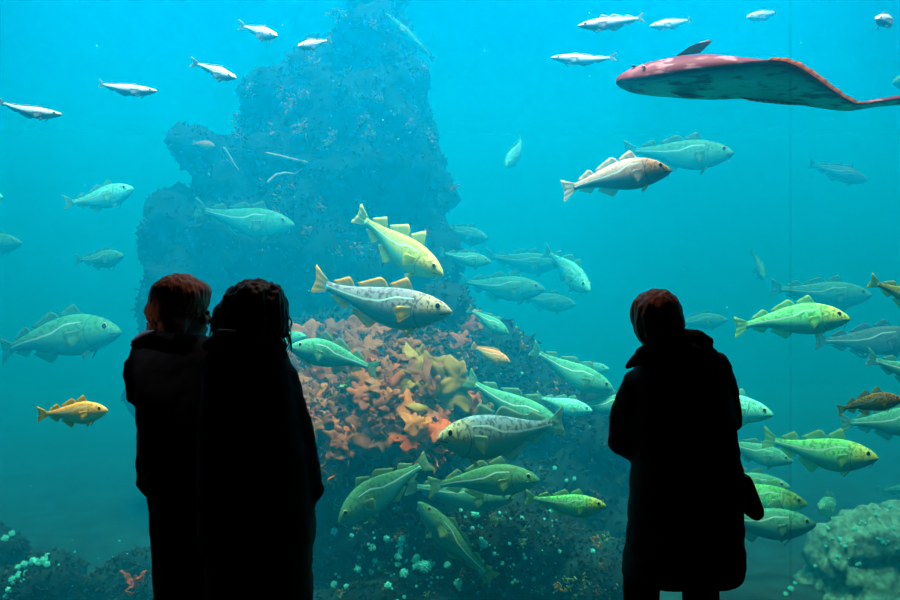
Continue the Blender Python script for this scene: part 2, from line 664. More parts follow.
weed(372, 364, 20, 'orange', 'orange-tipped weed below the belly of the large yellow-finned cod', 'kelp on the reef mound', 10, .3, .6, .2)
weed(395, 382, 22, 'orange', 'ragged orange weed tuft in the middle of the reef mound', 'kelp on the reef mound', 12, .3, .4, .2)
weed(352, 385, 22, 'green', 'turquoise weed strands beside the rust-brown clumps', 'kelp on the reef mound', 12, .2, .3, -.6)
weed(560, 378, 16, 'olive', 'thin ochre weed sprig low on the slope of the reef mound', 'kelp on the reef mound', 6, .1, .25, -1)
weed(482, 498, 24, 'green', 'pale green leafy weed clump above the white anemones', 'weeds on the reef ledge', 14, .3, .5, .2)
weed(483, 575, 14, 'green', 'small lime-green weed by the tail of the dark olive fish', 'weeds on the reef ledge', 9, .2, .6, .2)
weed(560, 588, 12, 'olive', 'small yellow-green weed low on the reef ledge near the glass', 'weeds on the reef ledge', 9, .2, .5, .2)
weed(240, 122, 13, 'pink', 'pinkish square weed patch on the upper pillar', 'weeds on the pillar', 40, .2, .6, .1, bush=.5)
weed(310, 64, 15, 'pink', 'greyish pink weed patch below the small white fish on the pillar', 'weeds on the pillar', 40, .2, .6, .1, bush=.5)
weed(228, 160, 12, 'rust', 'drooping rust weed strand on the side of the pillar', 'weeds on the pillar', 5, .1, .2, -1.2)
weed(454, 188, 13, 'rust', 'rust weed hanging at the edge of the pillar against open water', 'weeds on the pillar', 6, .1, .3, -.8)

# many more, alike
rnd = random.Random(3)
for i in range(84):
    px, py = rnd.gauss(375, 46), rnd.gauss(388, 32)
    if px < 292 or py < 325 or px > 475 or (355 < px < 440 and py > 432) or py > 462:
        continue
    c = rnd.choice(['rust', 'brown', 'brown', 'brown', 'rust', 'olive' if px > 400 else 'brown', 'orange' if py > 395 else 'brown'])
    kelp(px, py, rnd.uniform(15, 27), c, {'olive': 'olive', 'orange': 'bright orange-brown'}.get(c, 'rust-brown') + ' ruffled kelp clump among others on the reef mound', {'olive': 'olive', 'orange': 'orange-brown'}.get(c, 'rust') + ' kelp clumps on the reef mound', rnd.choice([5, 6, 7]))
for i in range(16):
    px, py = rnd.gauss(375, 50), rnd.gauss(388, 36)
    if px < 295 or py < 335:
        continue
    weed(px, py, rnd.uniform(14, 22), rnd.choice(['rust', 'orange', 'olive', 'green', 'pink']), 'small bushy weed tuft between the kelp of the reef mound', 'bushy tufts on the reef mound', 40, .3, .7, .1, bush=.42)
for i in range(34):
    px, py = rnd.uniform(420, 600), rnd.uniform(320, 450)
    weed(px, py, rnd.uniform(8, 15), rnd.choice(['turf', 'turf', 'olive', 'green']), 'small weed tuft on the slope of the reef mound', 'weed tufts on the reef slope', 26, .2, .5, .3, bush=.5)
for i in range(70):
    px, py = rnd.gauss(320, 80), rnd.uniform(8, 270)
    p, nr = hit(px, py)
    if p is None or p.y > 9:
        continue
    weed(px, py, rnd.uniform(7, 17), rnd.choice(['pink', 'green', 'green', 'turf', 'rust', 'pink']), 'small faded weed tuft clinging to the hazy pillar', 'weed tufts on the pillar', 26, .2, .5, .2, bush=.5)
for i in range(75):
    px, py = rnd.uniform(330, 610), rnd.uniform(500, 598)
    weed(px, py, rnd.uniform(7, 15), rnd.choice(['green', 'turf', 'turf', 'olive', 'green']), 'small weed tuft among the white anemones on the reef ledge', 'weed tufts on the reef ledge', 24, .2, .5, .3, bush=.5)

# continuous weed turf over the reef (uncountable)
def turf(o, n, size, seed, name, mat, win=None):
    rnd = random.Random(seed)
    me = o.data
    me.calc_loop_triangles()
    P = [p for p in me.polygons if p.normal.y < .4 and -.6 < p.center.z < 5.0]
    if win:
        q = []
        for p in P:
            c = p.center
            px, py = 450 + c.x / c.y * F, 300 - (c.z - EYE) / c.y * F
            e = 18 * noise.noise(c * 4)
            if win[0] + e < px < win[2] + e and win[1] + e < py < win[3] + e and noise.noise(c * 3.1) > -.18:
                q.append(p)
        P = q
    m = MB()
    t = []
    for i in range(n):
        p = rnd.choice(P)
        nr = p.normal
        d = (nr + Vector((rnd.uniform(-1, 1), rnd.uniform(-1, 1), rnd.uniform(-1, 1))) * .9).normalized()
        side = d.cross(Vector((rnd.uniform(-1, 1), rnd.uniform(-1, 1), rnd.uniform(-1, 1)))).normalized()
        L = size * rnd.uniform(.5, 1.5)
        patch = noise.noise(p.center * 2.2)
        v, f = blade(p.center - nr * .01, d, side, L, L * rnd.uniform(.35, .8), .1, 2, rnd=rnd)
        m.add(v, f)
        t += [min(1, max(0, .38 + patch * .5 + rnd.gauss(0, .2)))] * len(v)
    me2 = m.mesh(name)
    settint(me2, t)
    w = link(name, me2, M_weed[mat], o)
    w['kind'] = 'stuff'
    return w


turf(rk1, 7000, .04, 1, 'weed_turf', 'turf')
turf(rk2, 7000, .045, 2, 'weed_turf', 'turf')
turf(rk3, 5000, .035, 3, 'weed_turf', 'turf')
turf(rk5, 1600, .035, 7, 'weed_turf', 'turf')
turf(rk6, 1600, .035, 8, 'weed_turf', 'turf')
turf(rk2, 3600, .055, 5, 'rust_turf', 'brown', (300, 335, 470, 462))

# bare kelp stalks lying on the pillar
M_stalk = plain('pale_stalk', (.55, .42, .36), .6, .3, 20)
for pts, lab in (([(266, 153), (280, 156), (292, 159), (307, 162)], 'straight pale pink kelp stalk on the pillar'),
                 ([(268, 182), (276, 175), (285, 173), (295, 174), (303, 168)], 'curved pale kelp stalk below the straight one on the pillar'),
                 ([(224, 148), (228, 154), (233, 163), (238, 170)], 'short slanting pale stalk on the edge of the pillar')):
    q = []
    for a, b in pts:
        p, nr = hit(a, b)
        p = p if p is not None else at(a, b, 7.6)
        q.append(p)
    ym = min(p.y for p in q) - .06
    m = MB()
    m.tube([at(a, b, ym + .02 * i) for i, (a, b) in enumerate(pts)], [.012, .013, .011, .009, .007][:len(pts)], 8)
    tag(link('kelp_stalk', m.mesh('kelp_stalk'), M_stalk), lab, 'kelp stalk', 'kelp stalks on the pillar')

# anemones
M_anem = plain('white_anemone', (.10, .80, .72), .7, .15, 40)
M_acol = plain('anemone_column', (.5, .55, .45), .7, .2, 30)


def anem_mesh():
    rnd = random.Random(5)
    a = MB()
    a.tube([(0, 0, -.3), (0, 0, .25), (0, 0, .45)], [.34, .26, .34], 12)
    b = MB()
    b.ell((0, 0, .55), (.62, .62, .45), None, 14, 8)
    for i in range(46):
        z = rnd.uniform(-.1, 1)
        q = rnd.uniform(0, 2 * PI)
        s = math.sqrt(max(0, 1 - z * z))
        d = Vector((s * math.cos(q), s * math.sin(q), z * .8))
        p = Vector((0, 0, .55)) + d * .42
        b.tube([p, p + d * .22, p + d * .36 + Vector((0, 0, rnd.uniform(-.05, .05)))], [.09, .085, .06], 6)
    return a.mesh('column'), b.mesh('tentacles')


A_col, A_tent = anem_mesh()
A_col.materials.append(M_acol)
A_tent.materials.append(M_anem)


def anemone(px, py, size, label='white puff anemone among many on the dark reef ledge', group='white anemones on the reef ledge'):
    p, nr = hit(px, py)
    if p is None:
        return
    r = size / F * p.y * .55
    e = empty('sea_anemone', p)
    ax = (nr + Vector((0, -.7, .3))).normalized()
    e.rotation_mode = 'QUATERNION'
    e.rotation_quaternion = ax.to_track_quat('Z', 'Y') @ Matrix.Rotation(px, 3, 'Z').to_quaternion()
    e.scale = (r, r, r)
    tag(e, label, 'sea anemone', group)
    link('column', A_col, None, e)
    link('tentacles', A_tent, None, e)


rnd = random.Random(11)
big = [(404, 574, 11, 'large white anemone with a smaller one close below it on the reef ledge'), (388, 586, 9, 'round white anemone low on the reef ledge nearest the two people'),
       (425, 566, 16, 'widest pale anemone cluster in the middle of the reef ledge'), (483, 545, 10, 'single round white anemone standing apart above the fish tail'),
       (400, 543, 8, 'white anemone below the white snout of the dark olive fish'), (460, 583, 12, 'pale blurred anemone at the foot of the glass beside the fish tail'),
       (475, 515, 11, 'soft pale anemone just under the olive cods'), (555, 469, 6, 'lone white anemone on the dark slope above the lime-green cod'),
       (567, 481, 5, 'left one of two tiny white anemones above the lime-green cod'), (574, 479, 5, 'right one of two tiny white anemones above the lime-green cod'),
       (593, 552, 6, 'white anemone near the hem of the long coat on bare rock')]
for a in big:
    anemone(*a)
for i in range(75):
    anemone(rnd.gauss(400, 34), rnd.gauss(560, 24), rnd.choice([2.5, 3, 3.5, 4, 5, 6, 7, 9]))
for i in range(84):
    anemone(rnd.uniform(450, 565), rnd.uniform(510, 594), rnd.choice([1.8, 2.2, 2.6, 3.2, 4.2, 5.5]), 'tiny white anemone in the dense field beside the lime-green cod', 'tiny anemones beside the reef ledge')
for i in range(20):
    anemone(rnd.uniform(200, 450), rnd.uniform(20, 300), rnd.choice([1.8, 2.2, 2.6, 3.4]), 'tiny white anemone dotted on the hazy pillar', 'tiny anemones on the pillar')
for i in range(14):
    anemone(rnd.uniform(300, 600), rnd.uniform(330, 500), rnd.choice([2, 2.5, 3, 4]), 'small white anemone between the weeds of the reef mound', 'anemones on the reef mound')
for i in range(44):
    anemone(rnd.gauss(865, 28), rnd.gauss(536, 20), rnd.choice([2, 2.5, 3, 4, 5]), 'small pale anemone on the encrusted boulder beside the long coat', 'anemones on the pale boulder')
for px, py, s in ((20, 568, 8), (26, 565, 9), (34, 563, 10), (44, 562, 10), (48, 565, 8), (14, 580, 9), (18, 577, 7), (10, 590, 8), (8, 598, 8), (5, 540, 9), (12, 535, 8)):
    anemone(px, py, s, 'turquoise-white anemone in the arched row by the bottom corner', 'anemones in the arched row')
for i in range(8):
    anemone(rnd.uniform(20, 140), rnd.uniform(540, 597), rnd.choice([1.5, 2, 3]), 'tiny white anemone on the dark tank bottom beside the two people', 'tiny anemones near the low stone')
for i in range(16):
    q = rnd.uniform(0, 1)
    anemone(12 + 40 * q + rnd.gauss(0, 3), 588 - 27 * math.sin(q * 1.7) + rnd.gauss(0, 3), rnd.choice([3, 4, 5, 6]), 'turquoise-white anemone in the arched row by the bottom corner', 'anemones in the arched row')
for px, py, s in ((790, 590, 7), (795, 584, 5), (785, 595, 6), (815, 566, 4)):
    anemone(px, py, s, 'white anemone low on the tank bottom between coat and boulder', 'anemones by the boulder foot')

# --------------------------------------------------------------------- fish
PAL = {  # back, side, belly (mostly teal: water haze painted in), spots, fin base, fin tip, head
    'silver': ((.20, .25, .31), (.27, .37, .41), (.10, .44, .42), (.08, .11, .14), (.14, .48, .40), (.95, .55, .08), (.46, .44, .30)),
    'steel': ((.16, .34, .42), (.24, .46, .46), (.10, .58, .48), (.07, .14, .18), (.14, .50, .42), (.30, .58, .42), (.44, .52, .28)),
    'olive': ((.06, .27, .13), (.08, .34, .18), (.06, .38, .30), (.06, .16, .06), (.16, .42, .2), (.30, .55, .22), None),
    'lime': ((.15, .76, .24), (.18, .86, .36), (.08, .62, .46), (.07, .38, .10), (.16, .66, .3), (.34, .8, .3), (.50, .80, .16)),
    'yellow': ((.95, .46, .08), (.95, .62, .20), (.45, .80, .42), (.70, .25, .03), (.98, .58, .02), (1, .68, .06), (1, .58, .16)),
    'rosy': ((.50, .36, .33), (.46, .40, .39), (.12, .40, .45), (.34, .22, .18), (.5, .52, .42), (.92, .78, .60), (.86, .46, .26)),
    'brown': ((.80, .46, .14), (.66, .56, .22), (.12, .44, .34), (.20, .11, .04), (.62, .40, .10), (.9, .6, .16), (.75, .42, .16)),
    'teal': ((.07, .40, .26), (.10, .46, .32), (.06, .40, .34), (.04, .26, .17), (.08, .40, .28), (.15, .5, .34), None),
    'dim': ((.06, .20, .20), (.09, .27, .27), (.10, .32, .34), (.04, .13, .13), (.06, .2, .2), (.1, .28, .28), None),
    'pale': ((.16, .86, .68), (.18, .90, .72), (.12, .74, .66), (.07, .42, .30), (.14, .6, .42), (.25, .72, .5), None),
    'gold': ((.34, .50, .12), (.44, .60, .22), (.14, .62, .48), (.28, .38, .08), (.42, .66, .22), (.8, .85, .35), (.80, .72, .26)),
    'white': ((.46, .44, .52), (.28, .38, .45), (.06, .28, .36), (.28, .32, .38), (.12, .22, .28), (.2, .3, .36), None),  # overhead light painted in: back lightest, belly dark teal
    'wrasse': ((.75, .34, .14), (.78, .46, .20), (.55, .5, .28), (.5, .2, .08), (.75, .38, .10), (.9, .55, .2), None),
}
SKIN, FIN = {}, {}
for k, (b, s, be, sp, f0, f1, hd) in PAL.items():
    SKIN[k] = skinmat('skin_' + k, b, s, be, sp, line=(.50, .92, .85) if k not in ('yellow', 'wrasse') else (.98, .9, .6), head=hd, spots=.85 if k != 'white' else .3)
    FIN[k] = finmat('fin_' + k, f0, f1, .1 if k == 'yellow' else .55)
M_eye = plain('fish_eye_black', (.01, .012, .012), .15, .1, 10, .6)
M_iris = plain('fish_iris', (.62, .6, .35), .3, .1, 10, .6)
M_barb = plain('barbel', (.7, .65, .5), .6, .1, 10)

SPEC = {
    'cod': dict(u=(0, .03, .08, .15, .22, .30, .40, .50, .60, .70, .78, .84, .885),
                t=(.006, .032, .060, .086, .102, .112, .110, .096, .076, .053, .037, .028, .027),
                b=(-.012, -.034, -.058, -.084, -.104, -.118, -.116, -.098, -.070, -.044, -.030, -.024, -.025),
                w=(.008, .028, .046, .060, .068, .070, .065, .055, .042, .029, .019, .012, .007),
                dors=((.275, .40, .078), (.44, .62, .062), (.67, .79, .056)), anal=((.48, .63, .062), (.68, .79, .05)),
                tail=(.082, .03), barbel=True),
    'pollack': dict(u=(0, .03, .08, .15, .22, .30, .40, .50, .60, .70, .78, .84, .885),
                    t=(.004, .022, .042, .060, .072, .082, .083, .074, .060, .043, .030, .023, .022),
                    b=(-.010, -.026, -.042, -.060, -.074, -.084, -.084, -.074, -.056, -.038, -.026, -.02, -.021),
                    w=(.006, .020, .034, .045, .050, .053, .050, .043, .034, .024, .016, .010, .006),
                    dors=((.30, .42, .045), (.45, .62, .036), (.66, .79, .03)), anal=((.42, .62, .036), (.66, .79, .03)),
                    tail=(.075, .055), barbel=False),
    'wrasse': dict(u=(0, .03, .08, .15, .22, .30, .40, .50, .60, .70, .78, .84, .885),
                   t=(.005, .034, .066, .098, .118, .130, .132, .122, .102, .076, .056, .046, .045),
                   b=(-.010, -.03, -.06, -.09, -.112, -.126, -.128, -.116, -.096, -.070, -.052, -.044, -.044),
                   w=(.006, .024, .040, .052, .058, .060, .057, .050, .040, .029, .020, .013, .008),
                   dors=((.28, .80, .05),), anal=((.52, .80, .045),), tail=(.085, -.01), barbel=False),
}


def interp(xs, ys, x):
    if x <= xs[0]:
        return ys[0]
    for i in range(len(xs) - 1):
        if x <= xs[i + 1]:
            k = (x - xs[i]) / (xs[i + 1] - xs[i])
            p0 = ys[max(i - 1, 0)]
            p1, p2 = ys[i], ys[i + 1]
            p3 = ys[min(i + 2, len(ys) - 1)]
            return .5 * (2 * p1 + (p2 - p0) * k + (2 * p0 - 5 * p1 + 4 * p2 - p3) * k * k + (3 * p1 - p0 - 3 * p2 + p3) * k ** 3)
    return ys[-1]


def setskin(me, uv):
    a = me.color_attributes.new('skin', 'FLOAT_COLOR', 'POINT')
    flat = []
    for u, v in uv:
        flat += [u, v, 0, 1]
    a.data.foreach_set('color', flat)


def sheet(name, base, tip, nrm, bend, t=.0028, ng=5, bulge=0.0, ripple=.004):
    """a fin: thin closed membrane between a base line and a tip line"""
    n = len(base)
    v, uv, f = [], [], []
    for sd in (1, -1):
        for i in range(n):
            for g in range(ng):
                k = g / (ng - 1)
                p = Vector(base[i]).lerp(Vector(tip[i]), k)
                p = p + nrm * (sd * t * (1 - .75 * k) + bulge * k * k + ripple * k * math.sin(i * 1.9))
                v.append(bend(p))
                uv.append((i / (n - 1), k))
    o = n * ng
    for i in range(n - 1):
        for g in range(ng - 1):
            a = i * ng + g
            f.append((a, a + 1, a + ng + 1, a + ng))
            f.append((o + a, o + a + ng, o + a + ng + 1, o + a + 1))
    for i in range(n - 1):
        for a in (i * ng, i * ng + ng - 1):
            q = (a, a + ng, o + a + ng, o + a)
            f.append(q if a == i * ng else q[::-1])
    for g in range(ng - 1):
        for a in (g, (n - 1) * ng + g):
            q = (a, o + a, o + a + 1, a + 1)
            f.append(q if a == g else q[::-1])
    me = bpy.data.meshes.new(name)
    me.from_pydata(v, [], f)
    setskin(me, uv)
    me.polygons.foreach_set('use_smooth', [True] * len(f))
    return me


CACHE = {}


def fish_parts(spec, pal, bl, bz, fold):
    key = (spec, pal, bl, bz, fold)
    if key in CACHE:
        return CACHE[key]
    S = SPEC[spec]

    def bend(p):
        x = p[0]
        k = max(0, x - .3)
        return Vector((x - .25 * bl * bl * k, p[1] + bl * k * k * 1.6 + bl * .12 * math.sin(x * 6), p[2] + bz * (x - .4) ** 2))
    parts = []
    nu, ns = 46, 32
    v, uv, f = [], [], []
    for i in range(nu):
        u = .885 * (i / (nu - 1)) ** 1.15
        t, b, w = (interp(S['u'], S[k], u) for k in 'tbw')
        mz, hz = (t + b) / 2, (t - b) / 2
        for j in range(ns):
            q = 2 * PI * j / ns
            c, s = math.cos(q), math.sin(q)
            v.append(bend((u, w * math.copysign(abs(c) ** .9, c), mz + hz * s)))
            uv.append((u, (s + 1) / 2))
    for i in range(nu - 1):
        a = i * ns
        f += [(a + j, a + ns + j, a + ns + (j + 1) % ns, a + (j + 1) % ns) for j in range(ns)]
    f.append(tuple(range(ns)))
    f.append(tuple(range((nu - 1) * ns, nu * ns))[::-1])
    me = bpy.data.meshes.new('body')
    me.from_pydata(v, [], f)
    setskin(me, uv)
    me.polygons.foreach_set('use_smooth', [True] * len(f))
    me.materials.append(SKIN[pal])
    parts.append(('body', me))

    def add(name, me):
        me.materials.append(FIN[pal])
        parts.append((name, me))
    Y = Vector((0, 1, 0))
    nb = 9
    for (a, b, h) in S['dors']:
        h = h * fold
        base, tip = [], []
        for i in range(nb):
            k = i / (nb - 1)
            u = a + (b - a) * k
            z = interp(S['u'], S['t'], u)
            base.append((u, 0, z - .012))
            hh = h * (min(1, .25 + k * 3.2) ** .7) * (1.25 - 1.05 * k)
            tip.append((u + .03 + .02 * k, 0, z + hh))
        add('dorsal_fin', sheet('dorsal_fin', base, tip, Y, bend))
    for (a, b, h) in S['anal']:
        h = h * fold
        base, tip = [], []
        for i in range(nb):
            k = i / (nb - 1)
            u = a + (b - a) * k
            z = interp(S['u'], S['b'], u)
            base.append((u, 0, z + .012))
            hh = h * (min(1, .25 + k * 3.2) ** .7) * (1.2 - .95 * k)
            tip.append((u + .03 + .02 * k, 0, z - hh))
        add('anal_fin', sheet('anal_fin', base, tip, Y, bend))
    sp, fork = S['tail']
    base, tip = [], []
    for i in range(13):
        k = i / 12 * 2 - 1
        base.append((.872 - .012 * abs(k), 0, .0255 * k))
        tip.append((1.0 - fork * (1 - abs(k) ** 1.4) - .014 * max(0, abs(k) - .8) * 5, 0, sp * k))
    add('tail_fin', sheet('tail_fin', base, tip, Y, bend, .004))
    for sd in (1, -1):
        base, tip = [], []
        for i in range(7):
            k = i / 6
            zz = .018 - .04 * k
            base.append((.255, sd * (interp(S['u'], S['w'], .255) - .006), zz))
            tip.append((.255 + .115 - .03 * abs(k - .3) * 2, sd * (.105), zz - .02 - .05 * k + .018))
        add('pectoral_fin', sheet('pectoral_fin', base, tip, Vector((0, sd * .8, .6)).normalized(), bend, .0025))
        base, tip = [], []
        zb = interp(S['u'], S['b'], .22)
        for i in range(5):
            k = i / 4
            base.append((.205 + .025 * k, sd * .03, zb + .018))
            tip.append((.275 + .03 * k - .03 * k * k, sd * (.05 + .02 * k), zb - .045 + .03 * k))
        add('pelvic_fin', sheet('pelvic_fin', base, tip, Vector((0, 1, .2)).normalized(), bend, .002))
    for sd in (1, -1):
        u = .098
        t, b, w = (interp(S['u'], S[k], u) for k in 'tbw')
        c = bend((u, sd * w * .86, (t + b) / 2 + (t - b) * .25))
        m = MB()
        rot = Matrix.Rotation(sd * -PI / 2, 3, 'X')
        m.ell(c, (.0195, .0195, .009), rot, 16, 10)
        nf = len(m.f)
        m.mi = [0 if (i < 16 * 3) else 1 for i in range(nf)]
        me = m.mesh('eye')
        me.materials.append(M_eye)
        me.materials.append(M_iris)
        me.polygons.foreach_set('use_smooth', [True] * len(me.polygons))
        parts.append(('eye', me))
    if S['barbel']:
        m = MB()
        m.tube([bend((.035, 0, -.034)), bend((.042, 0, -.055)), bend((.055, 0, -.068))], [.004, .003, .0015], 6)
        me = m.mesh('barbel')
        me.materials.append(M_barb)
        parts.append(('barbel', me))
    CACHE[key] = parts
    return parts


NF = {'cod': 'cod', 'pollack': 'pollack', 'wrasse': 'wrasse'}


def fish(n, t, Yn, Yt, pal, label, spec='cod', bl=0.0, bz=0.0, fold=.78, fat=1.2, roll=0.0, group=None):
    """n, t: where snout and tail tip are seen; Yn, Yt: how far away they are"""
    a, b = at(*n, Yn), at(*t, Yt)
    ax = b - a
    L = ax.length
    x = ax.normalized()
    y = Vector((0, 0, 1)).cross(x).normalized()
    z = x.cross(y)
    rot = Matrix((x, y, z)).transposed() @ Matrix.Rotation(R(roll), 3, 'X')
    e = empty(NF[spec], a)
    e.rotation_euler = rot.to_euler()
    e.scale = (L, L, L * fat * (.74 if spec == 'pollack' else 1))
    tag(e, label, 'fish', group or {'cod': 'cod swimming in the tank', 'pollack': 'slim silver fish near the surface', 'wrasse': 'small orange wrasse'}[spec])
    for nm, me in fish_parts(spec, pal, bl, bz, fold):
        link(nm, me, None, e, False)
    return e


G_SIL = 'slim silver fish near the surface'
P = 'pollack'
fish((62, 117), (-2, 107), 5.3, 5.4, 'white', 'slim silver fish entering at the picture edge above the turquoise cod', P, .1, .25)
fish((157, 93), (94, 86), 5.3, 5.4, 'white', 'slim silver fish alone in open water beside the pillar top', P, -.1, .2)
fish((236, 79), (202, 66), 5.2, 5.55, 'white', 'short foreshortened silver fish at the pillar edge under the two white ones', P, .25, .1)
fish((277, 37), (248, 29), 5.3, 5.7, 'white', 'small white fish turned away, first of the two in front of the pillar top', P, .2, .1, fat=1.25)
fish((298, 47), (325, 42), 5.2, 5.55, 'white', 'small white fish in front of the pink weed on the pillar top', P, -.2, .1, fat=1.25)
fish((578, 27), (648, 18), 5.2, 5.3, 'white', 'pinkish white silver fish leading the pair at the top', P, .1, .1, 1.1, 1.3)
fish((650, 27), (695, 20), 5.6, 5.8, 'white', 'grey silver fish following right behind the pinkish white one', P, .1, .1)
fish((551, 59), (616, 61), 5.5, 5.6, 'white', 'slim striped silver fish below the pair and ahead of the red flatfish', P, -.1, .15)
fish((747, 18), (782, 12), 5.8, 6.05, 'white', 'small silver fish above the back of the red flatfish', P, .12, .1)
fish((877, 19), (901, 22), 5.3, 5.65, 'white', 'plump foreshortened silver fish in the top corner above the red flatfish tail', P, .2, 0, .8, 1.3)

fish((671, 167), (559, 186), 5.25, 5.3, 'rosy', 'rosy cod with orange head crossing open water below the red flatfish', 'cod', .15, -.15)
fish((734, 155), (622, 153), 6.6, 6.7, 'teal', 'green cod half hidden behind the rosy cod', 'cod', -.1, .1)
fish((442, 277), (357, 217), 5.35, 5.6, 'gold', 'bright yellow-green cod diving in front of the pillar', 'cod', .1, .1, 1.3)
fish((451, 318), (306, 291), 5.2, 5.3, 'silver', 'large silver cod with yellow-edged fins above the rust seaweed', 'cod', -.12, .22, .85)
fish((590, 291), (548, 250), 6.9, 7.4, 'pale', 'pale turquoise cod diving alone beyond the reef mound', 'cod', .1, .0, 1, 1.3)
fish((134, 190), (68, 207), 6.6, 6.8, 'pale', 'bright turquoise cod in open water beside the pillar', 'cod', .12, .1)
fish((124, 257), (78, 262), 7.4, 7.6, 'teal', 'faint cod below the bright turquoise one, against the pillar edge', 'cod', .1, .1, fat=1.3)
fish((22, 243), (-40, 245), 9.0, 9.2, 'teal', 'ghostly far cod just showing at the picture edge in mid water', 'cod', .1)
fish((3, 197), (-70, 206), 6.6, 6.8, 'pale', 'turquoise cod of which only the snout enters the picture', 'cod', .1)
fish((121, 328), (-12, 346), 6.7, 6.9, 'teal', 'long dim green cod above the orange-yellow one', 'cod', -.15, -.12)
fish((108, 411), (40, 415), 5.1, 5.15, 'yellow', 'small orange-yellow cod alone in front of dark water', 'cod', .12, .05, .9, 1.35)
fish((294, 228), (196, 214), 6.9, 7.1, 'teal', 'faint cod gliding across the dark face of the pillar', 'cod', .1, .15)
fish((506, 168), (528, 137), 7.6, 7.9, 'pale', 'small pale fish hanging nose down in open blue water', 'cod', .2, .1)
fish((385, 14), (437, 62), 7.3, 7.5, 'teal', 'ghostly fish slanting down across the top of the pillar', P, .1, .1)
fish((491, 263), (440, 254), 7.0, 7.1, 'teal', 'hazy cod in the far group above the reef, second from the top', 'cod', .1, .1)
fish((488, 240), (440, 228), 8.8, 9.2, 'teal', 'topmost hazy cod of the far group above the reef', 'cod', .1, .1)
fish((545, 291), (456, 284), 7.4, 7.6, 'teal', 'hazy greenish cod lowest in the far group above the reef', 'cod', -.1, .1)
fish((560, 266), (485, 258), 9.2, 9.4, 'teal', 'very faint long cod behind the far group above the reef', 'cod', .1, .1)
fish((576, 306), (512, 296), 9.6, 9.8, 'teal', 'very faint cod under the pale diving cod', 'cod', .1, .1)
fish((510, 363), (472, 347), 5.7, 5.75, 'wrasse', 'small orange-brown wrasse in front of the dark reef slope', 'wrasse', .1, .1)
fish((437, 442), (569, 428), 5.0, 5.12, 'steel', 'large speckled silver cod facing away from the coated person, by orange kelp', 'cod', .1, .1, .8, 1.45)
fish((562, 432), (462, 382), 5.55, 5.65, 'teal', 'broad green cod descending right behind the large speckled silver cod', 'cod', -.1, .12, .8)
fish((540, 478), (428, 481), 5.35, 5.45, 'olive', 'olive cod directly beneath the large speckled silver cod', 'cod', .1, -.1, .8)
fish((514, 500), (405, 488), 5.55, 5.62, 'teal', 'dim cod hidden partly under the olive cod', 'cod', .1, .1)
fish((606, 508), (524, 500), 5.15, 5.2, 'lime', 'lime-green cod nearest the coated person over the anemones', 'cod', .12, .14, .8)
fish((337, 521), (430, 456), 5.3, 5.5, 'olive', 'large dark olive cod nosing down beside the two people', 'cod', .1, -.12, .7, 1.35)
fish((417, 503), (490, 581), 5.35, 5.5, 'olive', 'olive fish slanting nose up across the white anemones', 'cod', -.1, .1, .7, .9)
fish((290, 345), (378, 366), 5.35, 5.5, 'teal', 'turquoise cod under the large yellow-finned cod, beside the curly hair', 'cod', -.15, -.1, 1, 1.3)
fish((306, 336), (262, 346), 6.0, 6.2, 'teal', 'turquoise fish peeking out from behind the curly hair', 'cod', .1)
fish((509, 334), (468, 308), 6.25, 6.3, 'teal', 'small hazy cod on the ridge of the reef mound', 'cod', .1)
fish((612, 392), (528, 352), 6.15, 6.2, 'teal', 'hazy cod with a white side line low over the reef slope', 'cod', .1, .15)
fish((609, 369), (570, 371), 7.6, 7.9, 'pale', 'small round hazy cod beside the shoulder of the coated person', 'cod', .1, fat=1.3)
fish((592, 412), (535, 398), 6.0, 6.1, 'pale', 'bright-backed cod above the tail of the speckled silver cod', 'cod', .1, .1, fat=1.25)
fish((640, 402), (568, 408), 6.15, 6.2, 'teal', 'hazy cod disappearing behind the arm of the coated person', 'cod', .1)
fish((650, 428), (592, 432), 6.4, 6.6, 'teal', 'green tail of a cod hidden behind the elbow of the coated person', 'cod', .1)
fish((728, 320), (668, 323), 8.6, 8.8, 'teal', 'faint cod behind the neck of the coated person', 'cod', .1)

fish((850, 316), (731, 322), 5.6, 5.75, 'lime', 'green speckled cod level with the head of the coated person', 'cod', .15, -.12)
fish((872, 297), (768, 291), 8.1, 8.3, 'teal', 'ghostly cod directly above the green speckled cod', 'cod', .1, .1)
fish((955, 312), (866, 283), 5.1, 5.25, 'gold', 'yellow-finned cod leaving the picture at the edge', 'cod', .1, .1)
fish((925, 338), (812, 344), 6.7, 6.9, 'dim', 'large grey-blue cod below the yellow-finned one', 'cod', .1, .1)
fish((965, 384), (862, 362), 5.9, 6.0, 'teal', 'green cod at the edge with only its rear half showing', 'cod', .1, .15)
fish((903, 398), (834, 407), 5.1, 5.15, 'brown', 'orange-brown speckled cod above the pale boulder', 'cod', .15, -.12, 1.05)
fish((945, 418), (838, 426), 5.9, 6.05, 'teal', 'big green cod behind the orange-brown one', 'cod', .1, .1, fat=1.3)
fish((773, 417), (672, 392), 5.9, 6.1, 'pale', 'green cod head emerging from behind the arm of the coated person', 'cod', .1, .1)
fish((878, 461), (762, 444), 5.6, 5.75, 'lime', 'large green cod with raised tail between coat and orange-brown cod', 'cod', -.12, .12, 1, 1.3)
fish((793, 463), (715, 440), 6.3, 6.5, 'teal', 'green fish under the tail of the large green cod', 'cod', .1, .1)
fish((790, 489), (700, 476), 6.3, 6.5, 'teal', 'green cod in the stack beside the handbag, uppermost', 'cod', .1, .12)
fish((807, 507), (705, 483), 5.8, 5.95, 'lime', 'bright green cod in the stack beside the handbag, middle', 'cod', .1, .12)
fish((816, 527), (700, 517), 5.75, 5.8, 'teal', 'broad teal cod in the stack beside the handbag, lowest', 'cod', .1, .12, 1, 1.2)
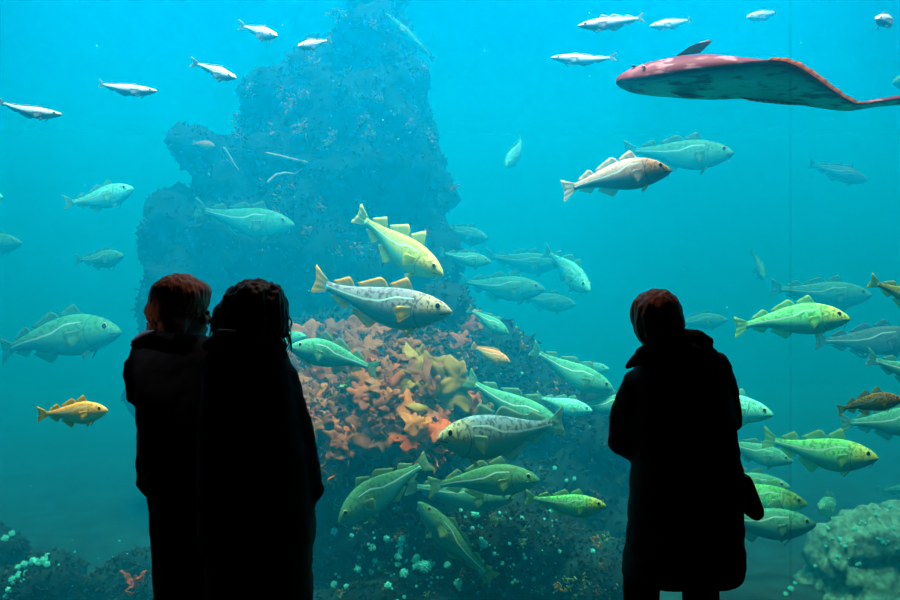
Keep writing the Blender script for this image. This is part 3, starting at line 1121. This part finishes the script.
fish((820, 509), (843, 502), 6.5, 6.9, 'teal', 'small green fish turned end-on at the boulder edge', 'cod', .2, 0, 1, 1.2)
fish((940, 488), (877, 490), 8.0, 8.2, 'teal', 'faint cod above the pale boulder at the picture edge', 'cod', .1)
fish((764, 279), (754, 251), 8.8, 9.3, 'teal', 'tiny ghost fish facing down in open water beside the glass joint', 'cod', .1)
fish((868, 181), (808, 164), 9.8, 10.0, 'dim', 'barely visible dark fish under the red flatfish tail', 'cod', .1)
fish((893, 83), (945, 78), 7.0, 7.2, 'teal', 'teal fish snout behind the red flatfish tail', 'cod', .1)
fish((215, 146), (194, 143), 7.4, 7.45, 'wrasse', 'tiny orange wrasse in front of the pillar edge', 'wrasse', .1)

# red flatfish
FLY = 5.0
st = [(618, 76, 79, 82), (622, 72, 79.5, 85.5), (633, 66, 80, 90), (646, 61.5, 79.5, 92.5), (660, 58, 78, 94), (675, 55, 76, 95), (690, 53, 74, 96.5), (715, 53, 71, 97.5), (745, 57.5, 67.5, 97),
      (770, 62, 65, 98.5), (790, 66.5, 69.5, 101), (810, 76, 80, 104), (830, 88, 92, 107), (850, 98, 101.5, 109), (865, 99.5, 103.5, 107.5), (880, 97, 101, 105), (905, 93, 98, 103), (925, 88, 96, 103)]
wd = [.02, .05, .09, .12, .14, .15, .16, .17, .165, .15, .135, .115, .09, .065, .05, .045, .05, .06]
ff_root = empty('flatfish', at(760, 80, FLY))
tag(ff_root, 'big dark red flatfish with pale underside gliding near the surface', 'fish')
org = ff_root.location.copy()
M_flat, nt, out = newmat('flatfish_skin')
a_ = N(nt, 'Attribute')
a_.attribute_name = 'skin'
sp = N(nt, 'SeparateColor')
nt.links.new(a_.outputs['Color'], sp.inputs[0])
nz = noisetex(nt, 9, 5, stretch=(.45, 1, 1.6))
vv_ = mth(nt, 'ADD', sp.outputs[1], mth(nt, 'MULTIPLY', mth(nt, 'SUBTRACT', nz, .5), .10))
c = ramp(nt, vv_, [(0, (.03, .62, .46)), (.2, (.05, .8, .6)), (.34, (.03, .5, .38)), (.43, (.035, .03, .05)), (.50, (.05, .012, .025)), (.56, (.10, .010, .026)), (.8, (.10, .014, .032)), (1, (.045, .007, .016))])
c = mixc(nt, ramp(nt, noisetex(nt, 22, 4, stretch=(.35, 1, 1.5)), [(.54, 0.0), (.62, .8)]), c, mixc(nt, mth(nt, 'GREATER_THAN', sp.outputs[1], .52), (.04, .12, .12), (.34, .15, .19)))
hf = ramp(nt, sp.outputs[0], [(.03, 1.0), (.16, 0.0)])
c = mixc(nt, mth(nt, 'MULTIPLY', hf, .75), c, mixc(nt, mth(nt, 'GREATER_THAN', sp.outputs[1], .52), (.03, .035, .06), (.15, .03, .05)))
b_ = N(nt, 'BsdfPrincipled')
nt.links.new(c, b_.inputs['Base Color'])
b_.inputs['Roughness'].default_value = .55
b_.inputs['Specular IOR Level'].default_value = .04
nt.links.new(b_.outputs[0], out.inputs[0])
v, uv, f = [], [], []
ns = 48
STN = 70
xs = [s[0] for s in st]
for i in range(STN):
    px = xs[0] + (xs[-1] - xs[0]) * (i / (STN - 1))
    tp, ed, bt = (interp(xs, [s[k] for s in st], px) for k in (1, 2, 3))
    w = interp(xs, wd, px)
    for j in range(ns):
        q = 2 * PI * j / ns
        cs, sn = math.cos(q), math.sin(q)
        # lens-shaped section with its rim turned towards the glass
        yy = -w * math.copysign(abs(cs) ** 1.25, cs)
        k = abs(sn) ** 1.1
        py = ed + (tp - ed) * k if sn > 0 else ed + (bt - ed) * k
        v.append(at(px, py, FLY) + Vector((0, yy + .05, 0)) - org)
        uv.append(((px - 618) / 300, .5 + .5 * (k if sn > 0 else -k)))
for i in range(STN - 1):
    a = i * ns
    f += [(a + j, a + (j + 1) % ns, a + ns + (j + 1) % ns, a + ns + j) for j in range(ns)]
f.append(tuple(range(ns))[::-1])
f.append(tuple(range((STN - 1) * ns, STN * ns)))
me = bpy.data.meshes.new('body')
me.from_pydata(v, [], f)
setskin(me, uv)
link('body', me, M_flat, ff_root)
M_ffin = finmat('flatfish_fin', (.07, .02, .04), (.10, .03, .05), 0.0)
M_frim = finmat('flatfish_rim', (.30, .05, .05), (.85, .42, .28), 0.0)


def idb(p):
    return Vector(p)


def pxl(pts, Y):
    return [at(a, b, Y) - org for a, b in pts]


NY = Vector((0, 1, 0))
link('dorsal_fin', sheet('dorsal_fin', pxl([(676, 56), (684, 55), (692, 54), (700, 53)], FLY + .05), pxl([(690, 46), (700, 42), (709, 40), (712, 41.5)], FLY + .02), NY, idb, .006), M_ffin, ff_root)
link('pectoral_fin', sheet('pectoral_fin', pxl([(674, 92), (680, 93), (686, 93), (692, 94)], FLY - .02), pxl([(672, 93), (682, 97), (694, 98), (706, 97)], FLY - .1), NY, idb, .006), M_ffin, ff_root)
lo = [(736, 95.5), (750, 97), (765, 98), (780, 99.5), (795, 101.5), (808, 103.5)]
lt = [(736, 96.5), (752, 101), (767, 103), (782, 104.5), (797, 105), (810, 105)]
link('anal_fin', sheet('anal_fin', pxl(lo, FLY + .05), pxl(lt, FLY + .02), NY, idb, .008), M_frim, ff_root)
# fringe along the rim facing the glass
base, tip = [], []
for i in range(24):
    px = 762 + (858 - 762) * i / 23
    ed = interp(xs, [s[2] for s in st], px)
    w = interp(xs, wd, px)
    h = 2.6 * math.sin(PI * (.08 + .9 * i / 23))
    base.append(at(px, ed + .3, FLY) + Vector((0, .05 - w + .015, 0)) - org)
    tip.append(at(px, ed - h, FLY) + Vector((0, .05 - w - .03, 0)) - org)
link('fringe_fin', sheet('fringe_fin', base, tip, Vector((0, -.5, .85)), idb, .004), M_frim, ff_root)
m = MB()
m.ell(at(642, 69, FLY) + Vector((0, -.045, 0)) - org, (.011, .008, .009))
link('eye', m.mesh('eye'), plain('flatfish_eye', (.25, .10, .06), .2, .5, 60, .6), ff_root)
m = MB()
m.ell(at(634, 65.5, FLY) + Vector((0, .01, 0)) - org, (.013, .012, .008))
link('eye', m.mesh('eye'), M_flat, ff_root)
base = pxl([(906, 94), (906, 96), (906, 98), (906, 100), (906, 103)], FLY + .05)
tip = pxl([(960, 80), (966, 87), (966, 95), (962, 102), (956, 110)], FLY + .05)
link('tail_fin', sheet('tail_fin', base, tip, NY, idb, .01), M_ffin, ff_root)

# floating specks
m = MB()
rnd = random.Random(21)
for i in range(150):
    Y = rnd.uniform(4.9, 7.5)
    r = rnd.uniform(.0015, .0045)
    m.ell(at(rnd.uniform(0, 900), rnd.uniform(0, 600), Y), (r, r, r), None, 6, 4)
tag(link('floating_specks', m.mesh('floating_specks'), M_anem), 'tiny white specks drifting in the tank water', 'specks', None, 'stuff')

# ------------------------------------------------------------------- people
M_coat = plain('black_coat', (.011, .011, .013), .8, .3, 30, .25, .2)
M_hood = plain('grey_lining', (.62, .60, .68), .8, .25, 40, .2)
M_trou = plain('black_trousers', (.008, .008, .01), .9, .2, 30, .2)
M_boot = plain('black_boot', (.008, .008, .008), .6, .2, 30, .3)
M_bag = plain('black_bag', (.008, .008, .009), .6, .2, 30, .3)
M_skin = plain('person_skin', (.42, .22, .15), .55, .12, 12, .4)
M_eyew = plain('person_eye', (.2, .2, .2), .2, .3, 60, .5)


def hairmat(name, col):
    return plain(name, col, .55, .45, 60, .4, .5, stretch=(1.6, 1.6, .2))


M_h1 = hairmat('auburn_hair', (.5, .13, .06))
M_h2 = hairmat('dark_brown_hair', (.05, .02, .013))
M_h3 = hairmat('chestnut_hair', (.42, .09, .035))


def head_prims(m, c, yaw, tilt, s=1.0):
    """head with nose, brow, lips, chin and ears; faces +y before turning"""
    rot = Matrix.Rotation(R(yaw), 3, 'Z') @ Matrix.Rotation(R(tilt), 3, 'X')

    def T(p):
        return Vector(c) + rot @ (Vector(p) * s)

    def E(p, r):
        m.ell(T(p), tuple(x * s for x in r), rot, 18, 12)
    E((0, -.012, .02), (.074, .095, .10))
    E((0, .025, -.05), (.058, .066, .07))
    E((0, .072, -.092), (.026, .02, .018))
    E((0, .066, .028), (.052, .022, .02))
    m.tube([T((0, .082, .016)), T((0, .096, -.012)), T((0, .106, -.03))], [.008 * s, .011 * s, .014 * s], 8)
    E((0, .090, -.060), (.024, .010, .006))
    E((0, .088, -.070), (.020, .010, .007))
    for sx in (-1, 1):
        E((sx * .04, .068, -.025), (.024, .02, .02))
        E((sx * .078, -.012, -.012), (.009, .02, .032))
    return T


def hand_prims(m, w, d, side):
    """palm with four curled fingers and a thumb at its side"""
    d = d.normalized()
    up = Vector((0, 0, 1))
    lat = d.cross(up).normalized() * side
    nrm = lat.cross(d).normalized()
    pc = w + d * .05
    m.tube([w, pc, w + d * .085], [.026, .036, .034], 10, flat=.45)
    for i in range(4):
        k = (i - 1.5) / 1.5
        L = (.058, .07, .075, .066)[i]
        b = w + d * .085 + lat * (-.030 * k)
        p1 = b + d * L * .5 + nrm * -.004
        p2 = p1 + (d * .6 - up * .7) * L * .5
        m.tube([b, p1, p2], [.0095, .0085, .007], 8)
    b = w + d * .025 - lat * .028
    m.tube([b, b + (d * .7 - lat * .8) * .035, b + (d * 1.0 - lat * .7) * .055], [.012, .010, .008], 8)


def person(Y, label, coat_rows, sleeves, headc, yaw, tilt, hairblobs, hairm, extra_coat=(), hood=(), lining=None, feet=None, hem_z=None, wisps=0, wx=2, hair_amp=.006):
    sc = Y / F

    def X(px):
        return (px - 450) * sc

    def Z(py):
        return EYE - (py - 300) * sc
    cx = X(headc[0])
    root = empty('person', (cx, Y, 0))
    root['label'] = label
    root['category'] = 'person'
    root['group'] = 'visitors in front of the aquarium'
    o0 = Vector((cx, Y, 0))

    def put(name, mb_or_me, mat, parent=None):
        me = mb_or_me if not isinstance(mb_or_me, MB) else mb_or_me.mesh(name)
        me.transform(Matrix.Translation(-o0))
        return link(name, me, mat, parent or root)
    # ---- body: one continuous figure
    b = MB()
    hc = Vector((X(headc[0]), Y + .01, Z(headc[1])))
    T = head_prims(b, hc, yaw, tilt, 1.0)
    rows = []
    for py, xl, xr, hd in coat_rows:
        cxr = (X(xl) + X(xr)) / 2
        rows.append((Z(py), cxr + (X(xl) - cxr) * .86, cxr + (X(xr) - cxr) * .86, hd * .84, Y))
    hipz = .86
    tr = [r for r in rows if r[0] > hipz - .05]
    b.loft(tr, 24)
    nb = Vector(((tr[0][1] + tr[0][2]) / 2, Y - .01, tr[0][0] - .04))
    b.tube([nb, hc + Vector((0, -.015, -.06))], [.06, .052], 14)
    fx = feet
    bx = (tr[-1][1] + tr[-1][2]) / 2
    for sx, xx in ((-1, fx[0]), (1, fx[1])):
        b.tube([(bx + sx * .085, Y, .88), (X(xx), Y + .01, .48), (X(xx), Y - .01, .12), (X(xx), Y - .01, .07)], [.085, .055, .038, .036], 14)
        b.tube([(X(xx), Y - .03, .045), (X(xx) + sx * .015, Y + .15, .035)], [.035, .030], 10)
    for sl in sleeves:
        pts = [Vector((X(p[0]), Y + p[2], Z(p[1]))) for p in sl['p']]
        b.tube(pts, [.034, .034, .026], 12)
        hand_prims(b, pts[-1], pts[-1] - pts[-2], sl['s'])
    bme = remesh(b.mesh('body'), .008, 2, 'body')
    put('body', bme, M_skin)
    for sx in (-1, 1):
        m = MB()
        m.ell(T((sx * .032, .082, .004)), (.012, .012, .012), None, 12, 8)
        put('eye', m, M_eyew)
    # ---- coat
    m = MB()
    m.loft([(Z(py), X(xl), X(xr), hd, Y) for py, xl, xr, hd in coat_rows], 36, 2.5)
    for sl in sleeves:
        pts = [Vector((X(p[0]), Y + p[2], Z(p[1]))) for p in sl['p']]
        e = (pts[2] - pts[1])
        q = [pts[0], pts[0].lerp(pts[1], .5) + Vector((sl['o'], 0, 0)), pts[1], pts[1] + e * .45, pts[1] + e * .95]
        m.tube(q, sl['r'], 16)
    for ex in extra_coat:
        m.tube([Vector((X(a), Y + y, Z(bb))) for a, bb, y in ex[0]], ex[1], 12)
    cme = remesh(m.mesh('coat'), .011, 3, 'coat')
    displace(cme, lambda c, n: .006 * noise.noise(Vector((c.x * 7, c.y * 7, c.z * 14))) + .004 * noise.noise(Vector((c.x * 22, c.y * 18, c.z * 30))))
    coat = put('coat', cme, M_coat)
    if hood:
        m = MB()
        for h in hood:
            if len(h) == 2:
                m.tube([Vector((X(a), Y + y, Z(bb))) for a, bb, y in h[0]], h[1], 12)
            else:
                m.ell((X(h[0]), Y + h[1], Z(h[2])), h[3])
        hme = remesh(m.mesh('hood'), .009, 2, 'hood')
        displace(hme, lambda c, n: .004 * noise.noise(c * 25))
        h_ = put('hood', hme, M_coat, coat)
    if lining:
        m = MB()
        m.tube([Vector((X(a), Y + y, Z(bb))) for a, bb, y in lining[0]], lining[1], 12, flat=.6)
        lm = m.mesh('collar_lining')
        lo_ = put('collar_lining', lm, M_hood, coat)
        lo_['label'] = 'pale grey collar lining'
    # ---- hair
    m = MB()
    for px, py, y, rx, rz, ry in hairblobs:
        m.ell((X(px), Y + y, Z(py)), (rx * sc, ry, rz * sc))
    hme = remesh(m.mesh('hair'), .007, 3, 'hair')
    displace(hme, lambda c, n: hair_amp * (noise.noise(Vector((c.x * 60, c.y * 60, c.z * 9))) + .6 * noise.noise(Vector((c.x * 25, c.y * 25, c.z * 14 + 3)))))
    if wisps:
        w = MB()
        rnd = random.Random(wisps)
        hv = [v.co.copy() for v in hme.vertices]
        zc = sum(v.z for v in hv) / len(hv)
        hn = [v.normal.copy() for v in hme.vertices]
        for i in range(wisps):
            k = rnd.randrange(len(hv))
            p, nn = hv[k], hn[k]
            if nn.y > .5 or nn.x > wx or p.z > zc + .04:
                continue
            L = rnd.uniform(.03, .08)
            ph = rnd.uniform(0, 6)
            pts = []
            for t in range(7):
                q = t / 6
                pts.append(p - nn * .006 + Vector((nn.x * .012 * math.sin(q * PI), nn.y * .012 * math.sin(q * PI), -L * q)) + Vector((math.sin(ph + q * 7), math.cos(ph + q * 7), 0)) * .006 * q + nn * .008 * q)
            w.tube(pts, [.0022, .0024, .0024, .0022, .002, .0016, .001], 5)
        bmx = bmesh.new()
        bmx.from_mesh(hme)
        tmp = w.mesh('w')
        bmx.from_mesh(tmp)
        bmx.to_mesh(hme)
        bmx.free()
    put('hair', hme, hairm)
    # ---- trousers and boots
    m = MB()
    hz = Z(coat_rows[-1][0]) + .25
    for sx, xx, rr in ((-1, fx[0], fx[2]), (1, fx[1], fx[2])):
        m.tube([(bx + sx * .085, Y, .9), (X(xx), Y, .5), (X(xx), Y, .13)], [.098, rr, rr * .86], 16, cap=False)
    m.ell((bx, Y, .92), (.165, .11, .10))
    tme = remesh(m.mesh('trousers'), .012, 2, 'trousers')
    displace(tme, lambda c, n: .005 * noise.noise(Vector((c.x * 9, c.y * 9, c.z * 18))))
    put('trousers', tme, M_trou)
    for sx, xx in ((-1, fx[0]), (1, fx[1])):
        m = MB()
        m.tube([(X(xx), Y - .01, .22), (X(xx), Y - .01, .08)], [.056, .050], 14)
        m.tube([(X(xx), Y - .04, .05), (X(xx) + sx * .008, Y + .06, .048), (X(xx) + sx * .016, Y + .16, .042)], [.048, .046, .040], 14)
        m.box((X(xx) - .045, Y - .085, 0), (X(xx) + .045, Y + .02, .03))
        m.box((X(xx) - .045 + sx * .008, Y + .02, .0), (X(xx) + .045 + sx * .008, Y + .19, .018))
        bme2 = remesh(m.mesh('boot'), .008, 1, 'boot')
        zmin = min(v.co.z for v in bme2.vertices)
        bme2.transform(Matrix.Translation((0, 0, -zmin)))
        put('boot', bme2, M_boot)
    return root


# right: alone, knee-length coat, handbag
person(3.5, 'person with short chestnut hair alone in a long black coat, seen from behind',
       [(336, 652, 686, .06), (346, 645, 698, .085), (358, 640, 710, .11), (372, 634, 720, .13), (390, 630, 728, .14), (420, 628, 734, .15), (440, 630, 736, .153), (460, 632, 739, .155), (474, 631, 742, .157),
        (490, 630, 740, .16), (520, 629, 742, .165), (545, 626, 742, .17), (562, 623.5, 744, .175), (572, 622.5, 743, .172), (579, 624, 738, .168)],
       [dict(p=[(637, 384, 0), (625, 443, .03), (657, 463, .24)], r=[.06, .067, .066, .06, .05], s=-1, o=-.012),
        dict(p=[(716, 367, 0), (730, 421, .03), (700, 446, .24)], r=[.062, .062, .062, .056, .05], s=1, o=.008)],
       (656, 322), 8, -8,
       [(656, 314, -.005, 26, 25.5, .112), (648, 322, -.03, 17, 22, .085), (665, 324, -.03, 17, 22, .085), (655, 331, -.04, 17, 13, .06)],
       M_h3,
       extra_coat=[([(742, 572, 0), (735, 560, 0)], [.02, .03])],
       hood=[(668, -.06, 352, (.145, .075, .05)), ([(650, 350, -.05), (634, 359, -.06), (624, 366, -.06)], [.04, .026, .012]),
             ([(680, 338, -.04), (696, 338, -.05), (706, 341, -.05)], [.04, .034, .018]), ([(690, 350, -.05), (709, 354, -.04)], [.04, .03])],
       feet=(641.5, 700.5, .076), wisps=0, hair_amp=.007)

# pair, behind: bob hair, looking towards the other
person(3.5, 'person with an auburn bob turning the face sideways, dark jacket with grey collar',
       [(334, 163, 203, .06), (344, 145, 220, .095), (360, 137, 234, .125), (400, 138, 240, .14), (440, 141, 240, .145), (480, 146, 239, .15), (510, 157, 239, .15),
        (545, 159.5, 240, .155), (572, 160.5, 241, .16), (600, 155, 242, .165), (640, 152, 244, .17), (668, 152, 244, .165)],
       [dict(p=[(146, 364, 0), (151.5, 482, .02), (186, 532, .13)], r=[.055, .05, .069, .068, .052], s=-1, o=-.005),
        dict(p=[(228, 366, 0), (226, 462, .02), (205, 500, .2)], r=[.055, .055, .055, .055, .05], s=1, o=0)],
       (184, 312), -60, -4,
       [(180, 299, -.01, 29.5, 25.5, .12), (169, 312, -.02, 20.5, 21, .11), (176, 322, -.05, 18, 16, .07), (197, 293, .0, 13.5, 13, .08), (160, 325, -.02, 9, 10, .06)],
       M_h1,
       extra_coat=[([(139, 352, 0), (131, 372, 0), (133, 398, 0)], [.035, .032, .028]), ([(126, 363, 0), (130, 364, 0)], [.013, .014])],
       hood=[([(135, 345, -.02), (146, 340, -.05), (162, 334, -.08), (182, 338, -.1), (197, 342, -.04)], [.012, .022, .03, .03, .02])],
       lining=([(137, 341.4, -.05), (147, 337.5, -.09), (158, 333.3, -.125), (165, 331, -.14)], [.008, .018, .024, .014]), feet=(172, 224, .075), wisps=40, wx=.2)

# pair, in front: curly hair
person(3.1, 'person with long dark curly hair in a black hip-length coat beside the bob-haired one',
       [(337, 230, 280, .06), (345, 214, 284, .085), (353, 206, 287, .1), (364, 203, 291, .115), (385, 204, 297, .135), (420, 200, 303, .15), (460, 199, 309, .155), (500, 199, 313, .16),
        (530, 200, 315.5, .165), (542, 202, 316, .168), (548, 205, 312, .162), (575, 208, 311.5, .16), (600, 208, 313, .165), (622, 209, 313, .16)],
       [dict(p=[(286, 377, 0), (308, 494, .03), (284, 512, .22)], r=[.05, .058, .056, .05, .045], s=1, o=.0),
        dict(p=[(214, 379, 0), (211, 490, .03), (232, 510, .22)], r=[.05, .056, .056, .05, .045], s=-1, o=0)],
       (253, 316), -12, 0,
       [(257, 306, -.005, 31, 27, .115), (252, 322, -.02, 32, 22, .115), (238, 300, -.01, 13, 13, .08), (230, 314, -.01, 13, 14, .08), (226, 325, -.01, 12, 10, .08), (276, 318, .0, 12, 22, .09), (254, 338, -.05, 27, 18, .07), (283, 330, 0, 6, 9, .04)],
       M_h2,
       hood=[([(214, 344, .02), (226, 336, -.03), (242, 344, -.09)], [.016, .022, .03]), ([(278, 344, -.02), (281, 356, -.02)], [.025, .03]), ([(219, 337, -.03), (209, 346, -.02)], [.02, .02]), ([(242, 344, -.09), (262, 346, -.1), (278, 346, -.03)], [.03, .03, .025])],
       lining=([(221, 330.5, -.09), (233, 329.3, -.14), (246, 329.5, -.165)], [.005, .008, .006]), feet=(230, 288, .078), wisps=260, hair_amp=.012)

# handbag hanging at the hip of the lone person
m = MB()
Yb = 3.5
bag = empty('handbag', at(747, 495, Yb))
tag(bag, 'small black handbag hanging at the hip of the lone coated person', 'handbag')
rows = [(474, 741.5, 747), (482, 741, 751), (495, 742, 755.5), (506, 743.5, 759), (511, 744, 758), (514.5, 744, 752)]
m.loft([(at(0, py, Yb).z, at(a, 0, Yb).x, at(b, 0, Yb).x, .06 + .05 * (py - 474) / 40, Yb) for py, a, b in rows], 24, 3)
me = remesh(m.mesh('bag'), .006, 2, 'bag')
me.transform(Matrix.Translation(-bag.location))
link('pouch', me, M_bag, bag)
m = MB()
m.tube([at(743, 477, Yb - .05) - bag.location, at(731, 445, Yb - .15) - bag.location, at(724, 385, Yb - .165) - bag.location, at(708, 354, Yb - .12) - bag.location], [.007] * 4, 8)
link('strap', m.mesh('strap'), M_bag, bag)

# ----------------------------------------------------------- light, camera
def area(name, loc, tgt, sx, sy, e, c=(1, 1, 1)):
    l = bpy.data.lights.new(name, 'AREA')
    l.shape = 'RECTANGLE'
    l.size, l.size_y = sx, sy
    l.energy = e
    l.color = c
    o = bpy.data.objects.new(name, l)
    o.location = loc
    o.rotation_euler = (Vector(tgt) - Vector(loc)).to_track_quat('-Z', 'Y').to_euler()
    COL.objects.link(o)
    return o


def spot(name, loc, tgt, e, ang, c):
    l = bpy.data.lights.new(name, 'SPOT')
    l.energy = e
    l.spot_size = R(ang)
    l.spot_blend = .6
    l.color = c
    l.shadow_soft_size = .05
    o = bpy.data.objects.new(name, l)
    o.location = loc
    o.rotation_euler = (Vector(tgt) - Vector(loc)).to_track_quat('-Z', 'Y').to_euler()
    COL.objects.link(o)


sl = bpy.data.lights.new('daylight', 'SUN')
sl.energy = 7.3
sl.angle = .25
so = bpy.data.objects.new('daylight', sl)
so.rotation_euler = (R(10), R(4), 0)
so.location = (0, 8, 8)
COL.objects.link(so)
tl = area('tank_lamp', (-.15, 4.95, 5.08), (-.15, 5.25, 0), 5.6, .4, 280, (1, .97, .90))
tl.data.spread = R(70)
spot('visitor_spot', (-.55, 4.2, 3.86), (-1.0, 3.35, 1.6), 40, 50, (1, .72, .55))
spot('visitor_spot', (-4.0, 2.4, 3.8), (-1.2, 3.4, 1.44), 95, 4.5, (.9, .9, 1))  # added narrow spot, only there to brighten the grey collar
spot('visitor_spot', (.45, 4.2, 3.86), (.8, 3.5, 1.6), 36, 50, (1, .72, .55))

w = bpy.data.worlds.new('dark_world')
SC.world = w
w.use_nodes = True
w.node_tree.nodes['Background'].inputs[0].default_value = (0, 0, 0, 1)

cam = bpy.data.cameras.new('camera')
cam.lens = 35
cam.sensor_width = 36
co = bpy.data.objects.new('camera', cam)
co.location = (0, 0, EYE)
co.rotation_euler = (PI / 2, 0, 0)
COL.objects.link(co)
SC.camera = co

SC.view_settings.view_transform = 'Standard'
SC.view_settings.look = 'None'
SC.view_settings.gamma = 1
SC.view_settings.exposure = 0
SC.view_settings.use_curve_mapping = False
SC.cycles.use_denoising = True
SC.cycles.volume_bounces = 1
SC.cycles.max_bounces = 8
SC.cycles.transparent_max_bounces = 12
